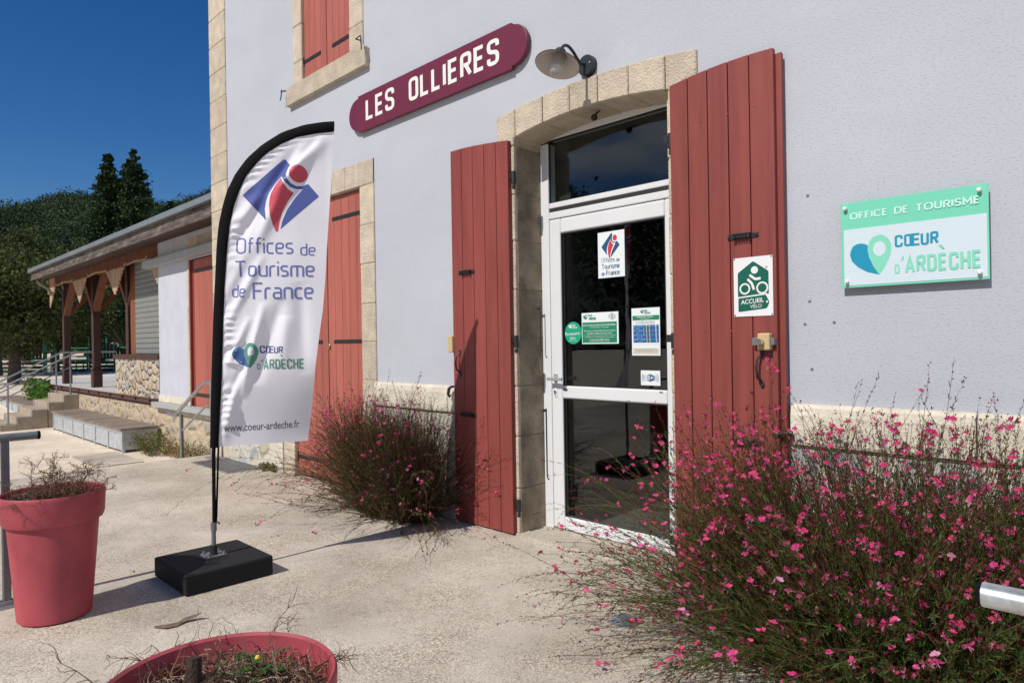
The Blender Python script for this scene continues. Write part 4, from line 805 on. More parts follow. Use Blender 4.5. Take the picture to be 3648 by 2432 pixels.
m = M(); m.tube([(-1.55, -2.79, .55), (-1.555, -2.795, .60), (-1.562, -2.79, .645)], [.021, .018, .015], 9); m.tube([(-1.52, -2.76, .56), (-1.55, -2.78, .6)], [.012, .008], 7); m.build('stump', mat('dark dead wood', (.05, .03, .02), .9, var=.5, vscale=60, bump=.8, bscale=90), T)
T = thing('seedling', 'small green leafy seedling growing in the foreground planter', 'plant', (-1.49, -2.68, .56)); m = M(); lf = M()
for i in range(26):
    a = U(0, 6.28); e = U(.3, 1.4); L = U(.03, .085); p = Vector((-1.50 + U(-.03, .03), -2.685 + U(-.05, .05), .565)); q = p + Vector((math.cos(a) * math.cos(e), math.sin(a) * math.cos(e), math.sin(e))) * L; m.tube([p, (p + q) / 2 + Vector((0, 0, .004)), q], .0009, 3)
    for k in range(3):
        b = a + k * 2.1; u = Vector((math.cos(b), math.sin(b), U(-.1, .5))).normalized(); w = u.cross(Vector((0, 0, 1))).normalized(); s = U(.009, .015)
        lf.add([q, q + u * s * .5 + w * s * .45, q + u * s, q + u * s * .5 - w * s * .45], [(0, 1, 2, 3)])
m.build('stem', leafm('seedling stem', (.06, .13, .03)), T); lf.build('leaf', leafm('seedling leaves', (.055, .16, .03)), T, kind='stuff')
M().sphere((-1.49, -2.68, .63), .006, 8).build('flower', PYEL, T)
# ================================================================== railings on the platform
T = thing('platform_railing', 'galvanised tube railing behind the left planter', 'railing', (-4.385, -2.7, 0)); X = -4.375
M().tube([(X + .012, -2.565, .872), (X, -3.2, .872), (X, -4.6, .872)], .021, 18).build('handrail', STEELD, T); M().lathe((X + .012, -2.564, .872), [(0, .006), (.019, .006), (.0225, .003), (.0225, -.008)], 18, axis=(0, 1, 0)).build('end_cap', BLACKF, T)
for y in (-2.71, -4.2): M().box(X - .018, X + .014, y - .018, y + .018, .008, .852).build('post', STEELD, T, bevel=.004); M().box(X - .06, X + .06, y - .05, y + .05, .001, .009).build('base_plate', STEEL, T); M().cyl((X + .035, y + .03, .009), (X + .035, y + .03, .028), .006, 8).cyl((X - .04, y - .03, .009), (X - .04, y - .03, .028), .006, 8).build('bolt', STEEL, T)
M().box(X - .02, X + .02, -4.6, -2.62, .010, .03).build('bottom_rail', STEEL, T)
T = thing('platform_railing', 'galvanised tube handrail ending at the right edge of the photo', 'railing', (.5, -1.93, 0))
M().tube([(-.27, -1.93, .872), (.6, -1.922, .872), (2.2, -1.91, .872)], .0212, 24).build('handrail', mat('weathered galvanised tube', (.62, .65, .67), .36, var=.45, vscale=16, metal=.65, bump=.1, bscale=30, bdist=.002), T); M().lathe((-.27, -1.93, .872), [(0, .004), (.018, .004), (.0222, .001), (.0222, -.003)], 24, axis=(-1, 0, 0)).build('end_cap', BLACKF, T)
for x in (.35, 2.0): M().box(x - .018, x + .018, -1.94, -1.905, .0, .855).build('post', STEEL, T)
# stair railing at the corner
T = thing('stair_railing', 'short grey stair railing at the corner of the station house', 'railing', (-8.6, -.12, 0)); y = -.13
M().tube([tuple(v) for v in bez([(-9.80, y, .437), (-9.58, y, .427), (-9.46, y, .44), (-9.38, y, .50), (-8.60, y, .855), (-8.52, y, .888), (-8.42, y, .895), (-8.2, y, .893)], 40)], .023, 12).build('handrail', STEEL, T)
M().tube([tuple(v) for v in bez([(-9.31, y, .235), (-9.2, y, .285), (-8.52, y, .59), (-8.44, y, .618), (-8.30, y, .622)], 30)], .013, 10).build('mid_rail', STEEL, T)
M().box(-9.33, -9.27, y - .014, y + .014, -.45, .46).build('post', STEELD, T); M().box(-8.32, -8.26, y - .014, y + .014, 0, .88).build('post', STEEL, T); M().box(-8.40, -8.18, y - .06, y + .05, .001, .012).build('base_plate', STEEL, T)
T = thing('platform_steps', 'two concrete steps down beside the corner railing', 'steps', (-8.95, .0, -.45)); M().box(-9.0, -8.622, -1.6, .6, -.46, -.15).box(-9.4, -9.002, -1.6, .6, -.46, -.30).build('treads', CONC, T, bevel=.01)
# floor grate
T = thing('floor_grate', 'square dark metal floor grate at the corner of the wall', 'grate', (-7.66, -.215, 0)); m = M(); x0, x1, y0, y1 = -8.15, -7.17, -.405, -.035
m.box(x0, x1, y0 - .02, y0, .001, .008).box(x0, x1, y1, y1 + .012, .001, .008).box(x0 - .02, x0, y0 - .02, y1 + .012, .001, .008).box(x1, x1 + .02, y0 - .02, y1 + .012, .001, .008); m.build('frame', STEEL, T)
M().add([(x0, y0, .0015), (x1, y0, .0015), (x1, y1, .0015), (x0, y1, .0015)], [(0, 1, 2, 3)]).build('pit', mat('dark pit', (.012, .015, .015), .9), T)
m = M()
for i in range(1, 33): x = x0 + (x1 - x0) * i / 33; m.box(x - .0035, x + .0035, y0, y1, .002, .0075)
for i in range(1, 13): yy = y0 + (y1 - y0) * i / 13; m.box(x0, x1, yy - .0035, yy + .0035, .0022, .0078)
m.build('bars', STEEL, T)
# door stop plate on the concrete
T = thing('door_stop_plate', 'small square shiny steel plate on the concrete in front of the glass door', 'plate', (-1.91, -.71, 0))
M().hexa([(-1.975, -.775, .002), (-1.845, -.775, .002), (-1.845, -.645, .002), (-1.975, -.645, .002), (-1.945, -.745, .022), (-1.875, -.745, .022), (-1.875, -.675, .022), (-1.945, -.675, .022)]).build('plate', mat('brushed steel plate', (.5, .5, .5), .35, metal=.8), T)
T = thing('bark_strip', 'curled strip of brown bark lying on the concrete', 'bark', (-3.455, -2.18, 0)); m = M(); pts = [(-3.50, -2.275), (-3.455, -2.24), (-3.445, -2.19), (-3.465, -2.15), (-3.45, -2.11), (-3.425, -2.085)]; w = [.006, .016, .02, .017, .013, .003]; zz = [.004, .008, .005, .012, .02, .035]
for (x, yy), ww, z in zip(pts, w, zz): m.v += [(x - ww, yy + ww * .4, z + .004), (x, yy, z + ww * .3), (x + ww, yy - ww * .4, z)]
for i in range(5):
    for j in range(2): a = i * 3 + j; m.f.append([a, a + 1, a + 4, a + 3]); m.m.append(0); m.sm.append(False)
m.build('bark', mat('bark', (.16, .115, .075), .9, var=.5, vscale=50), T)
# ================================================================== gaura bushes
STEMG = leafm('gaura stems', (.105, .10, .036), .5, 0, .03, .7); STEMR = leafm('gaura red stems', (.105, .030, .024), .5, 0, .015, .7); GLEAF = leafm('gaura leaves', (.070, .125, .028), .5, .25, .02); GLEAFB = leafm('brownish gaura leaves', (.10, .115, .036), .5, .25, .03); STEMB = leafm('brown gaura stems', (.15, .095, .048), .5, 0, .02, .7); BUD = leafm('gaura buds', (.125, .012, .024), .5, .15, .01, .6); PETAL = leafm('gaura petals', (.80, .09, .25), .25, .35, .02, .5); PETALP = leafm('pale gaura petals', (.74, .32, .46), .2, .35, .015, .5); DRYLF = mat('dry fallen leaves', (.22, .09, .04), .85, island=.5)
def perp(d): a = d.orthogonal().normalized(); return a, d.cross(a)
def flower_mesh(seed, pale):
    random.seed(seed); m = M(); s = .0135
    for k, an in enumerate((-1.15, -.42, .42, 1.15)):         # four petals fanned to one side
        an += U(-.12, .12); u = Vector((math.sin(an), .3 + U(-.45, .55), math.cos(an))).normalized(); w = u.cross(Vector((0, 1, 0))).normalized(); L = s * U(.9, 1.15); c = Vector((0, .003, 0))
        m.add([c, c + u * L * .45 + w * L * .26, c + u * L * .85 + w * L * .3, c + u * L * 1.08, c + u * L * .85 - w * L * .3, c + u * L * .45 - w * L * .26], [(0, 1, 2, 3, 4, 5)], 0)
    for k in range(6):
        u = Vector((U(-.5, .5), 1, U(-.9, -.2))).normalized(); m.tube([(0, 0, 0), tuple(u * s * U(.7, 1.1))], .0005, 3, 1, False)
    for k in range(3):
        u = Vector((U(-.8, .8), -.4, U(-.8, .3))).normalized(); w = u.orthogonal().normalized(); m.add([Vector((0, 0, 0)), u * s * .5 + w * .0015, u * s * .95, u * s * .5 - w * .0015], [(0, 1, 2, 3)], 2)
    me = bpy.data.meshes.new('flower'); me.from_pydata(m.v, [], m.f); [me.materials.append(x) for x in (PETALP if pale else PETAL, PETALP, BUD)]; me.polygons.foreach_set('material_index', m.m); me.update(); return me, m
FL = [flower_mesh(100 + i, i in (2, 5)) for i in range(7)]
def gaura(label, base, brx, bry, nst, lean, seed, hmax, flowp, wide, clampy=-.05, floppy=90):
    random.seed(seed); T = thing('gaura_bush', label, 'flowering bush', (base[0], base[1], 0), 'pink gaura bushes by the door'); st = M(); lv = M(); bd = M(); fl = []
    def stem(p, d, L, droop, r0, depth, n=9):
        pts = [Vector(p)]; d = Vector(d).normalized(); ds = []
        for i in range(n):
            d = (d + Vector((U(-.06, .06), U(-.06, .06), -droop * (.4 + i / n) / n + U(-.03, .03)))).normalized(); q = pts[-1] + d * (L / n)
            if q.y > clampy: q.y = clampy - U(0, .02)
            if q.z < .012: q.z = .012 + U(0, .01); d.z = abs(d.z) * .2
            pts.append(q); ds.append(d.copy())
        st.tube(pts, [r0 * (1 - .72 * i / n) for i in range(n + 1)], 3, (1 if rnd() < .27 else 0), False, False)
        for i in range(n):                                    # narrow leaves
            f = i / n
            for k in range(8 if f < .7 else 2):
                if rnd() > .85: continue
                c = pts[i].lerp(pts[i + 1], rnd()); a, b = perp(ds[i]); an = U(0, 6.28); u = (a * math.cos(an) + b * math.sin(an) + ds[i] * U(.7, 2.2)).normalized(); w = u.cross(ds[i]).normalized(); s = U(.012, .032) * (1.1 - .5 * f)
                lv.add([c, c + u * s * .5 + w * s * .075, c + u * s, c + u * s * .5 - w * s * .075], [(0, 1, 2, 3)], 0 if rnd() < .8 else 1)
        tip = pts[-1]; td = ds[-1]; a, b = perp(td)           # raceme: buds crowd at the tip
        for k in range(random.randint(4, 8)):
            t = rnd() ** 2 * L * .22; q = tip - td * t; an = U(0, 6.28); u = (td * 1.2 + (a * math.cos(an) + b * math.sin(an)) * .8).normalized(); s = U(.008, .016); w, x = perp(u); s2 = .0021
            bd.add([q + u * .002, q + u * s * .6 + w * s2, q + u * s * .6 - w * s2 * .5 + x * s2, q + u * s * .6 - w * s2 * .5 - x * s2, q + u * s], [(0, 1, 2), (0, 2, 3), (0, 3, 1), (4, 2, 1), (4, 3, 2), (4, 1, 3)])
        if rnd() < flowp:
            for k in range(random.choice((1, 1, 2, 2, 3))):
                q = tip - td * U(.006, .05); an = U(0, 6.28); o = (a * math.cos(an) + b * math.sin(an)); fl.append((q + o * .007, o))
        if depth:
            for k in range(random.randint(1, 3)):
                i = random.randint(n // 3, n - 2); a, b = perp(ds[i]); an = U(0, 6.28); stem(pts[i], ds[i] + (a * math.cos(an) + b * math.sin(an)) * U(.25, .6), L * U(.25, .5), droop * .8, r0 * .6, 0, 6)
    for i in range(nst):
        a = U(0, 6.28); r = math.sqrt(rnd()); p = (base[0] + brx * r * math.cos(a), base[1] + bry * r * math.sin(a), 0)
        az = math.atan2(bry * math.sin(a), brx * math.cos(a)) + U(-.9, .9); e = abs(random.gauss(0, wide)) * (.35 + .9 * r); e = min(e, 1.32)
        d = Vector((math.cos(az) * math.sin(e) + lean[0], math.sin(az) * math.sin(e) + lean[1], math.cos(e))); L = hmax * U(.42, 1.05) * (1 if e < .8 else 1.08)
        stem(p, d, L, U(.05, .5) if e < .6 else U(.3, .95), U(.0015, .0027), 1 if rnd() < .75 else 0)
    for (px, py, pz, dx, dy, dz, L, dr) in (floppy if isinstance(floppy, list) else []): stem((px, py, pz), (dx, dy, dz), L, dr, .0018, 1, 12)
    st.build('stems', [STEMB if seed == 33 else STEMG, STEMR], T, kind='stuff'); lv.build('leaves', [GLEAFB if seed == 33 else GLEAF, STEMR], T, kind='stuff'); bd.build('buds', [BUD], T, kind='stuff')
    fl = [f for f in fl if f[0].z > .03]
    camp = Vector((0, -D_WALL, H_CAM)); fl.sort(key=lambda f: (f[0] - camp).length)
    rest = M()
    for i, (q, o) in enumerate(fl):
        me, src = FL[i % 7]; up = Vector((U(-.4, .4), U(-.4, .4), 1)).normalized(); y = (o + Vector((U(-.2, .3), -.75, .15))).normalized(); x = y.cross(up).normalized(); z = x.cross(y)
        s = U(.8, 1.15); R3 = Matrix((x, y, z)).transposed() * s
        if i < 100:
            f = bpy.data.objects.new('flower', me); COL.objects.link(f); f.parent = T; f.matrix_local = Matrix.Translation(q - ORG[T.name]) @ R3.to_4x4()
        else: rest.add([R3 @ Vector(v) + q for v in src.v], src.f); rest.m[-len(src.f):] = src.m
    if rest.v: rest.build('flowers', [PETAL, PETALP, BUD], T, kind='stuff')
    print('gaura', label, len(st.f), len(lv.f), len(fl)); return T
gaura('large gaura bush with many pink flowers in front of the right shutter', (-.84, -.44), .60, .34, 1900, (-.04, -.17), 21, .99, .36, .60, -.09,
      [(-1.3, -.5, .05, -.9, -.15 + .05 * k, .55 + .06 * k, 1.05 + .04 * k, 1.0) for k in range(7)] + [(-1.25, -.6, .04, -.75, -.5 + .06 * k, .42 + .05 * k, .75 + .05 * k, .9) for k in range(12)] + [(-1.1, -.7, .04, -.5 + .08 * k, -.8, .4 + .03 * k, .6 + .04 * k, 1.0) for k in range(9)])
gaura('brownish gaura bush with few pink flowers between lower window and left shutter', (-4.42, -.27), .40, .17, 1250, (-.10, -.06), 33, .90, .10, .52, -.055,
      [(-4.5, -.3, .05, -.9, -.25 - .08 * k, .35 + .06 * k, .8 + .06 * k, 1.0) for k in range(12)] + [(-4.5 - .02 * (k % 9), -.28, .05, -1.0, U(-.25, .1), U(.45, 1.0), U(.8, 1.15), U(.2, .6)) for k in range(60)] + [(-4.15, -.35, .25, .8, -.45, .35 + .07 * k, .5 + .04 * k, .9) for k in range(7)])
random.seed(5); T = thing('leaf_litter', 'dry brown leaves and crumbs at the foot of the left gaura', 'fallen leaves', (-4.2, -.3, 0)); T['kind'] = 'stuff'; m = M()
for i in range(420):
    x = random.gauss(-4.2, .22); y = -.24 - abs(random.gauss(0, .11)); s = U(.008, .02) if i > 36 else U(.03, .055); a = U(0, 6.28); u = Vector((math.cos(a), math.sin(a), U(-.2, .4))); w = Vector((-u.y, u.x, U(-.3, .3))) ; c = Vector((x, y, .008 + U(0, .02)))
    m.add([c, c + u * s * .5 + w * s * .4, c + u * s + Vector((0, 0, s * .3)), c + u * s * .5 - w * s * .4], [(0, 1, 2), (0, 2, 3)])
m.build('litter', DRYLF, T)
random.seed(8); m = M()
for i in range(420):
    x, y = U(-8, -.6), U(-3.2, -.05); s = U(.0025, .008) if i % 14 else U(.012, .028); a = U(0, 6.28); u = Vector((math.cos(a), math.sin(a), U(0, .25))); w = Vector((-u.y, u.x, U(-.1, .2))); c = Vector((x, y, .0035))
    m.add([c, c + u * s * .6 + w * s * .4, c + u * s * 1.2 + Vector((0, 0, s * .3)), c + u * s * .5 - w * s * .4], [(0, 1, 2), (0, 2, 3)])
m.build('grit', mat('brown crumbs and grit', (.20, .14, .09), .9, island=.6), None, kind='stuff', label='scattered brown crumbs and tiny dry leaves on the concrete', cat='grit')
# ================================================================== goods shed with covered terrace
random.seed(11)
A = thing('goods_shed', 'low goods shed with a wooden porch, scalloped boards and rubble base', 'building', (-14, .75, -.45)); Y = .75; G0 = -.5
WOODO = mat('orange brown timber', (.23, .075, .03), .7, var=.35, vscale=3, island=.2, stretch=(8, 8, .8)); WOODD = mat('dark brown timber', (.075, .032, .024), .7, var=.5, vscale=6, stretch=(5, 5, .8), bump=.3, bscale=30)
FASC = mat('weathered fascia board', (.155, .125, .108), .85, var=.8, vscale=3.2, stretch=(1, 3, 6), bump=.4, bscale=30, col2=(.035, .026, .023), vary2=.5, v2scale=2); SLAT = mat('bleached pine slats', (.50, .33, .21), .75, var=.3, vscale=4, island=.18, stretch=(6, 6, .8))
ZINC = mat('grey blue roof sheet', (.27, .305, .335), .4, var=.15, vscale=3, metal=.3); GREYP = mat('grey painted steel', (.40, .42, .42), .5, var=.12, vscale=6); CHAN = mat('brown steel channel', (.12, .055, .045), .55, var=.4, vscale=12)
RUBA = rubble_mat('cobble wall', (.50, .44, .36), [(.50, .36, .22), (.40, .36, .32), (.54, .42, .28), (.32, .31, .30), (.47, .40, .33), (.56, .46, .33), (.43, .29, .17)], 5.6, (.9, 1, 1.05), .075, 1.2, .05)
RUBB = rubble_mat('earthy rubble wall', (.50, .40, .28), [(.47, .36, .24), (.40, .35, .28), (.52, .42, .29), (.36, .33, .29), (.48, .40, .30)], 4.2, (.85, 1, 1.1), .10, .8, .04)
XL, XR, XW, XD = -21.3, -8.5, -12.85, -11.39
m = M(); grid_wall(m, XW, XR, .3, 3.3, Y, [(XD, -9.4, .385, 2.72)]); m.add([(XW, Y, .3), (XW, 6, .3), (XW, 6, 3.3), (XW, Y, 3.3)], [(3, 2, 1, 0)]); m.add([(-15.3, 6, .3), (XR, 6, .3), (XR, 6, 3.6), (-15.3, 6, 3.6)], [(0, 1, 2, 3)]); m.build('wall', PLAST2, A)
m = M(); x = XW - .015
while x < XD - .2: w = .66; m.box(x + .003, min(x + w, XD - .09) - .003, Y - .02, Y, .383, .503); x += w
m.build('plinth_band', STONEW, A, bevel=.005, seg=1)
m = M(); jz = [.385, .62, .95, 1.28, 1.61, 1.94, 2.27, 2.60, 2.72]
for a, b in zip(jz[:-1], jz[1:]): m.box(XD - .075, XD + .0, Y - .014, Y + .12, a + .003, b - .003)
for i in range(7): m.box(-11.46 + .42 * i + .003, -11.46 + .42 * (i + 1) - .003, Y - .012, Y, 2.875, 3.07)
m.build('door_surround', STONE, A, bevel=.005, seg=1)
s = boards([XD + .15 + .098 * i for i in range(19)], Y + .02, Y + .05, .37, lambda x: 2.71); s.box(XD + .155, -9.5, Y + .051, Y + .06, .39, 2.7); dr = s.build('sliding_door', REDF, A, bevel=.002, seg=1)
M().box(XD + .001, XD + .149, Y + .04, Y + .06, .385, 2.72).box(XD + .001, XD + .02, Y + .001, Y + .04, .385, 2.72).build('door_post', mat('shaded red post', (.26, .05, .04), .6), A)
for z in (2.53, .575): M().box(XD + .16, -9.6, Y + .012, Y + .0185, z - .026, z + .026).build('strap', IRON, dr)
M().box(-13.3, XR, Y - .13, Y - .003, 2.735, 2.862).build('door_track_cover', GREYP, A, bevel=.004)
M().box(-12.98, XR, Y - .11, Y - .003, .298, .379).build('ledge', GREYP, A, bevel=.004)
M().box(-25.2, XR, Y + .01, Y + .3, G0, .297).build('base_wall', RUBB, A)
M().box(-13.0, XR, Y - .004, Y + .0095, .2, .297).build('base_render', STONEW, A)
M().box(-25.2, -12.99, Y - .01, 5.5, .35, .42).build('terrace_floor', mat('pale terrace concrete', (.55, .53, .50), .85, var=.1, vscale=2), A)
m = M(); m.box(-25.2, -12.99, Y - .045, Y - .0105, .335, .35).box(-25.2, -12.99, Y - .045, Y - .0105, .41, .424).box(-25.2, -12.99, Y - .02, Y - .0105, .35, .41)
x = -24.8
while x < -13.1: m.box(x, x + .02, Y - .044, Y - .0205, .35, .41); x += .82
m.build('edge_channel', CHAN, A)
M().box(-15.42, XW - .001, Y - .01, Y + .3, .425, 1.125).build('parapet', RUBA, A); M().box(-15.5, XW - .001, Y - .04, Y + .33, 1.1255, 1.205).build('parapet_sill', WOODD, A, bevel=.006)
# roller shutter
m = M(); z = 1.206
while z < 3.2: m.prism([(-14.96, yy, zz) for yy, zz in ((1.0, z), (.985, z + .02), (.985, z + .085), (1.0, z + .098), (1.01, z + .098), (1.01, z))], (2.1, 0, 0)); z += .1
rs = m.build('roller_shutter', mat('grey roller slats', (.235, .245, .235), .5, var=.08, vscale=5), A)
M().box(-15.32, -14.965, 1.0, 1.12, 1.206, 3.2).build('guide_rail', WOODO, rs)
M().box(-15.45, -15.3, 1.13, 5.8, .42, 3.4).build('side_wall', WOODD, A)
# porch posts and braces
for X in (-21.1, -18.28, -15.66):
    m = M(); m.box(X - .078, X + .078, 1.02, 1.18, .84, 3.2); p = m.build('porch_post', WOODD, A, bevel=.01, seg=1); M().box(X - .10, X + .10, 1.0, 1.2, .421, .839).build('post_base', WOODD, p, bevel=.01, seg=1); M().box(X - .112, X + .112, .988, 1.212, .8395, .862).build('post_collar', WOODD, p)
    for sx, sy in ((1, 0), (-1, 0), (0, 1)):
        if X < -21 and sx < 0: continue
        d = Vector((sx, sy, 0)); q = Vector((X, 1.1, 2.2)); w = Vector((-d.y, d.x, 0)) * .07; e = q + d * .95 + Vector((0, 0, .95)); m = M()
        h = Vector((0, 0, .15)); q0 = q + d * .081
        m.hexa([q0 - w, q0 + w, e + w, e - w, q0 - w + h, q0 + w + h, e + w + h, e - w + h]); m.build('brace', WOODO, p)
M().box(-21.2, -15.2, 1.0, 1.2, 3.05, 3.22).box(-21.2, -21.0, 1.2, 5.8, 3.05, 3.22).build('porch_beam', WOODO, A)
for X in (-21.1, -18.28): M().box(X - .1, X + .1, 5.4, 5.6, .42, 3.5).build('porch_post', WOODD, A)
# scalloped boards
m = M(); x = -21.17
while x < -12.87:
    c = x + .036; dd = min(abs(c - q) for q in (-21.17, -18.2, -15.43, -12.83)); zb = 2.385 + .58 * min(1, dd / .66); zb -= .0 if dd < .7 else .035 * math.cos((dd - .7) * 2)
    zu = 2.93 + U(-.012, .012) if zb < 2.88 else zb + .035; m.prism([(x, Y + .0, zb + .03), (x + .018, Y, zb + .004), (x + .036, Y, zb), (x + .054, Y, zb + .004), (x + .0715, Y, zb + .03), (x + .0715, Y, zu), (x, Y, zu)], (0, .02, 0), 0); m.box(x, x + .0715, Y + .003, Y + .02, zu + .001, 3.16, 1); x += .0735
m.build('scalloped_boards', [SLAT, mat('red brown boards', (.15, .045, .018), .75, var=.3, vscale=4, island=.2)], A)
# roof
m = M(); m.prism([(-20.62, y, z) for y, z in ((.27, 3.252), (6.4, 4.42), (6.4, 4.46), (.2, 3.285), (.2, 3.25))], (12.1, 0, 0)); x = -20.6
rf = m.build('roof', ZINC, A)
m = M()
for i in range(8): x = -20.62 + 1.52 * i; m.box(x, x + 1.515, .185 - .003 * (i % 2), .2, 3.252, 3.335 - .004 * (i % 2))
m.build('edge_flashing', ZINC, rf)
M().box(-20.6, XR - .02, .25, .285, 3.06, 3.2505).build('fascia', FASC, A, bevel=.004); M().hexa([(-20.6, .286, 3.07), (XR, .286, 3.07), (XR, .749, 3.155), (-20.6, .749, 3.155), (-20.6, .286, 3.09), (XR, .286, 3.09), (XR, .749, 3.175), (-20.6, .749, 3.175)]).build('soffit', WOODD, A)
M().hexa([(-21.1, .8, 3.23), (-15.3, .8, 3.23), (-15.3, 6, 4.25), (-21.1, 6, 4.25), (-21.1, .8, 3.25), (-15.3, .8, 3.25), (-15.3, 6, 4.27), (-21.1, 6, 4.27)]).build('porch_ceiling', WOODO, A)
M().tube([tuple(v) for v in bez([(-20.4, .35, 3.05), (-20.4, .4, 2.98), (-20.55, .6, 2.86), (-21.0, .72, 2.8), (-21.17, .74, 2.79)], 20)], .04, 10).build('downpipe', mat('old zinc pipe', (.30, .27, .23), .6, var=.3), A)
# ------------------------------------------------------------------ steps, benches, rails
T = thing('terrace_steps', 'flight of concrete steps up to the terrace of the shed', 'steps', (-19.2, .2, -.45)); m = M()
for y0, zt in ((.452, .272), (.152, .122), (-.16, -.02), (-.437, -.16), (-.74, -.305)): m.box(-20.0, -18.4, y0, Y + .009 if y0 > .4 else y0 + .3, -.5, zt)
m.build('flight', mat('weathered step concrete', (.42, .35, .27), .92, var=.3, vscale=4, bump=.4, bscale=50), T, bevel=.01)
for X, lb in ((-18.46, 'galvanised handrail on the near side of the terrace steps'), (-19.85, 'galvanised handrail on the far side of the terrace steps')):
    T = thing('step_handrail', lb, 'railing', (X, 0, -.4), 'handrails of the terrace steps')
    M().tube([tuple(v) for v in ((X, 1.55, 1.25), (X, .80, 1.25), (X, .70, 1.235), (X, -.72, .49), (X, -1.2, .24))], .021, 10).build('handrail', STEEL, T); M().tube([(X, .60, .917), (X, -.57, .30), (X, -.9, .13)], .012, 8).build('mid_rail', STEEL, T)
    for y, z0, z1 in ((.605, .272, 1.19), (-.58, -.305, .56)): M().cyl((X, y, z0), (X, y, z1), .018, 10).build('post', STEEL, T); M().cyl((X, y, z0), (X, y, z0 + .012), .05, 12).build('base_plate', STEEL, T)
PLANK = mat('grey weathered planks', (.30, .235, .185), .9, var=.4, vscale=5, island=.3, stretch=(6, 1, 6), bump=.3, bscale=40); PANEL = mat('dull galvanised panel', (.50, .53, .55), .5, var=.25, vscale=9, metal=.2)
def bench(x0, x1, y0, y1, label):
    T = thing('bench', label, 'bench', ((x0 + x1) / 2, y0, -.45), 'long plank benches by the terrace'); zs, b = -.065, -.45; m = M(); n = int((x1 - x0) / .078)
    for i in range(n): a = x0 - .03 + (x1 - x0 + .06) * i / n; m.box(a + .004, a + .074, y0 - .03, y1 + .02 + U(-.01, .01), zs, zs + .032)
    m.build('planks', PLANK, T); m = M(); m.box(x0, x1, y0, y0 + .03, zs - .05, zs - .001).box(x0, x1, y1 - .03, y1, zs - .05, zs - .001).box(x0, x0 + .03, y0 + .03, y1 - .03, zs - .05, zs - .001).box(x1 - .03, x1, y0 + .03, y1 - .03, zs - .05, zs - .001); m.build('frame', PANEL, T)
    k = max(2, round((x1 - x0) / .85))
    for i in range(k + 1):
        x = x0 + (x1 - x0 - .045) * i / k
        for y in (y0, y1 - .045): M().box(x, x + .045, y, y + .045, b, zs - .051).build('leg', PANEL, T)
    m = M(); m.box(x0 + .04, x1 - .04, y0 + .015, y0 + .02, b + .05, zs - .06).box(x1 - .02, x1 - .015, y0 + .05, y1 - .05, b + .05, zs - .052).box(x0 + .046, x1 - .046, y0 + .005, y0 + .014, b + .04, b + .055); m.build('side_panel', PANEL, T)
bench(-17.9, -12.85, .14, .69, 'long plank and steel bench against the wall near the station house'); bench(-25.2, -20.3, .14, .69, 'long plank and steel bench on the far side of the steps')
M().box(-13.1, -11.6, -.55, .1, -.447, -.435).build('kerb_slab', CONC, None, label='thin pale concrete slab lying on gravel in front of the bench', cat='slab')
# weeds and ivy
def tuft(name, label, cat, c, n, h, sp, mats, lean=0, thick=.0025):
    T = thing(name, label, cat, c); m = M(); lf = M()
    for i in range(n):
        a = U(0, 6.28); r = math.sqrt(rnd()); p = Vector((c[0] + sp[0] * r * math.cos(a), c[1] + sp[1] * r * math.sin(a), c[2])); d = Vector((U(-.6, .6), U(-.8, .15), 1)).normalized(); q = p
        for k in range(4):
            d = (d + Vector((U(-.3, .3), U(-.3, .3), U(-.2, .1)))).normalized(); q2 = q + d * h * U(.15, .3); w = d.orthogonal().normalized() * thick; m.add([q - w, q + w, q2 + w * .6, q2 - w * .6], [(0, 1, 2, 3)], i % 2)
            for e in range(2): u = Vector((U(-1, 1), U(-1, 1), U(-.2, 1))).normalized(); v = u.orthogonal().normalized(); s = U(.02, .05); lf.add([q2, q2 + u * s * .5 + v * s * .2, q2 + u * s, q2 + u * s * .5 - v * s * .2], [(0, 1, 2, 3)], 0 if rnd() < .7 else 1)
            q = q2
    m.build('stems', mats, T, kind='stuff'); lf.build('leaves', mats[::-1], T, kind='stuff')
WDRY = leafm('dry weed', (.26, .17, .08), .4, .2); WGRN = leafm('green weed', (.075, .13, .03), .4, .3)
tuft('weed_clump', 'clump of half dry weeds at the end of the near bench', 'weeds', (-12.3, .5, -.45), 150, .42, (.4, .2), [WDRY, WGRN]); tuft('weed_strip', 'strip of green weeds along the shed base behind the corner railing', 'weeds', (-10.6, .6, -.45), 240, .34, (1.5, .12), [WGRN, WDRY]); tuft('weed_tuft', 'small pale weed tuft at the corner of the floor grate', 'weeds', (-6.98, -.06, 0), 30, .07, (.14, .04), [WDRY, WGRN], thick=.0016)
T = thing('ivy', 'bright green ivy hanging over the terrace end wall', 'ivy', (-21.9, .62, 0)); m = M()
for i in range(1500):
    c = Vector((U(-23.1, -20.8), .70 - abs(random.gauss(0, .1)), U(-.4, .55))); u = Vector((U(-.6, .6), U(-1, -.1), U(-.9, .3))).normalized(); w = u.orthogonal().normalized(); s = U(.05, .1); m.add([c, c + u * s * .4 + w * s * .45, c + u * s, c + u * s * .4 - w * s * .45], [(0, 1, 2, 3)])
m.build('leaves', leafm('ivy leaves', (.10, .21, .035), .4, .3), T, kind='stuff')
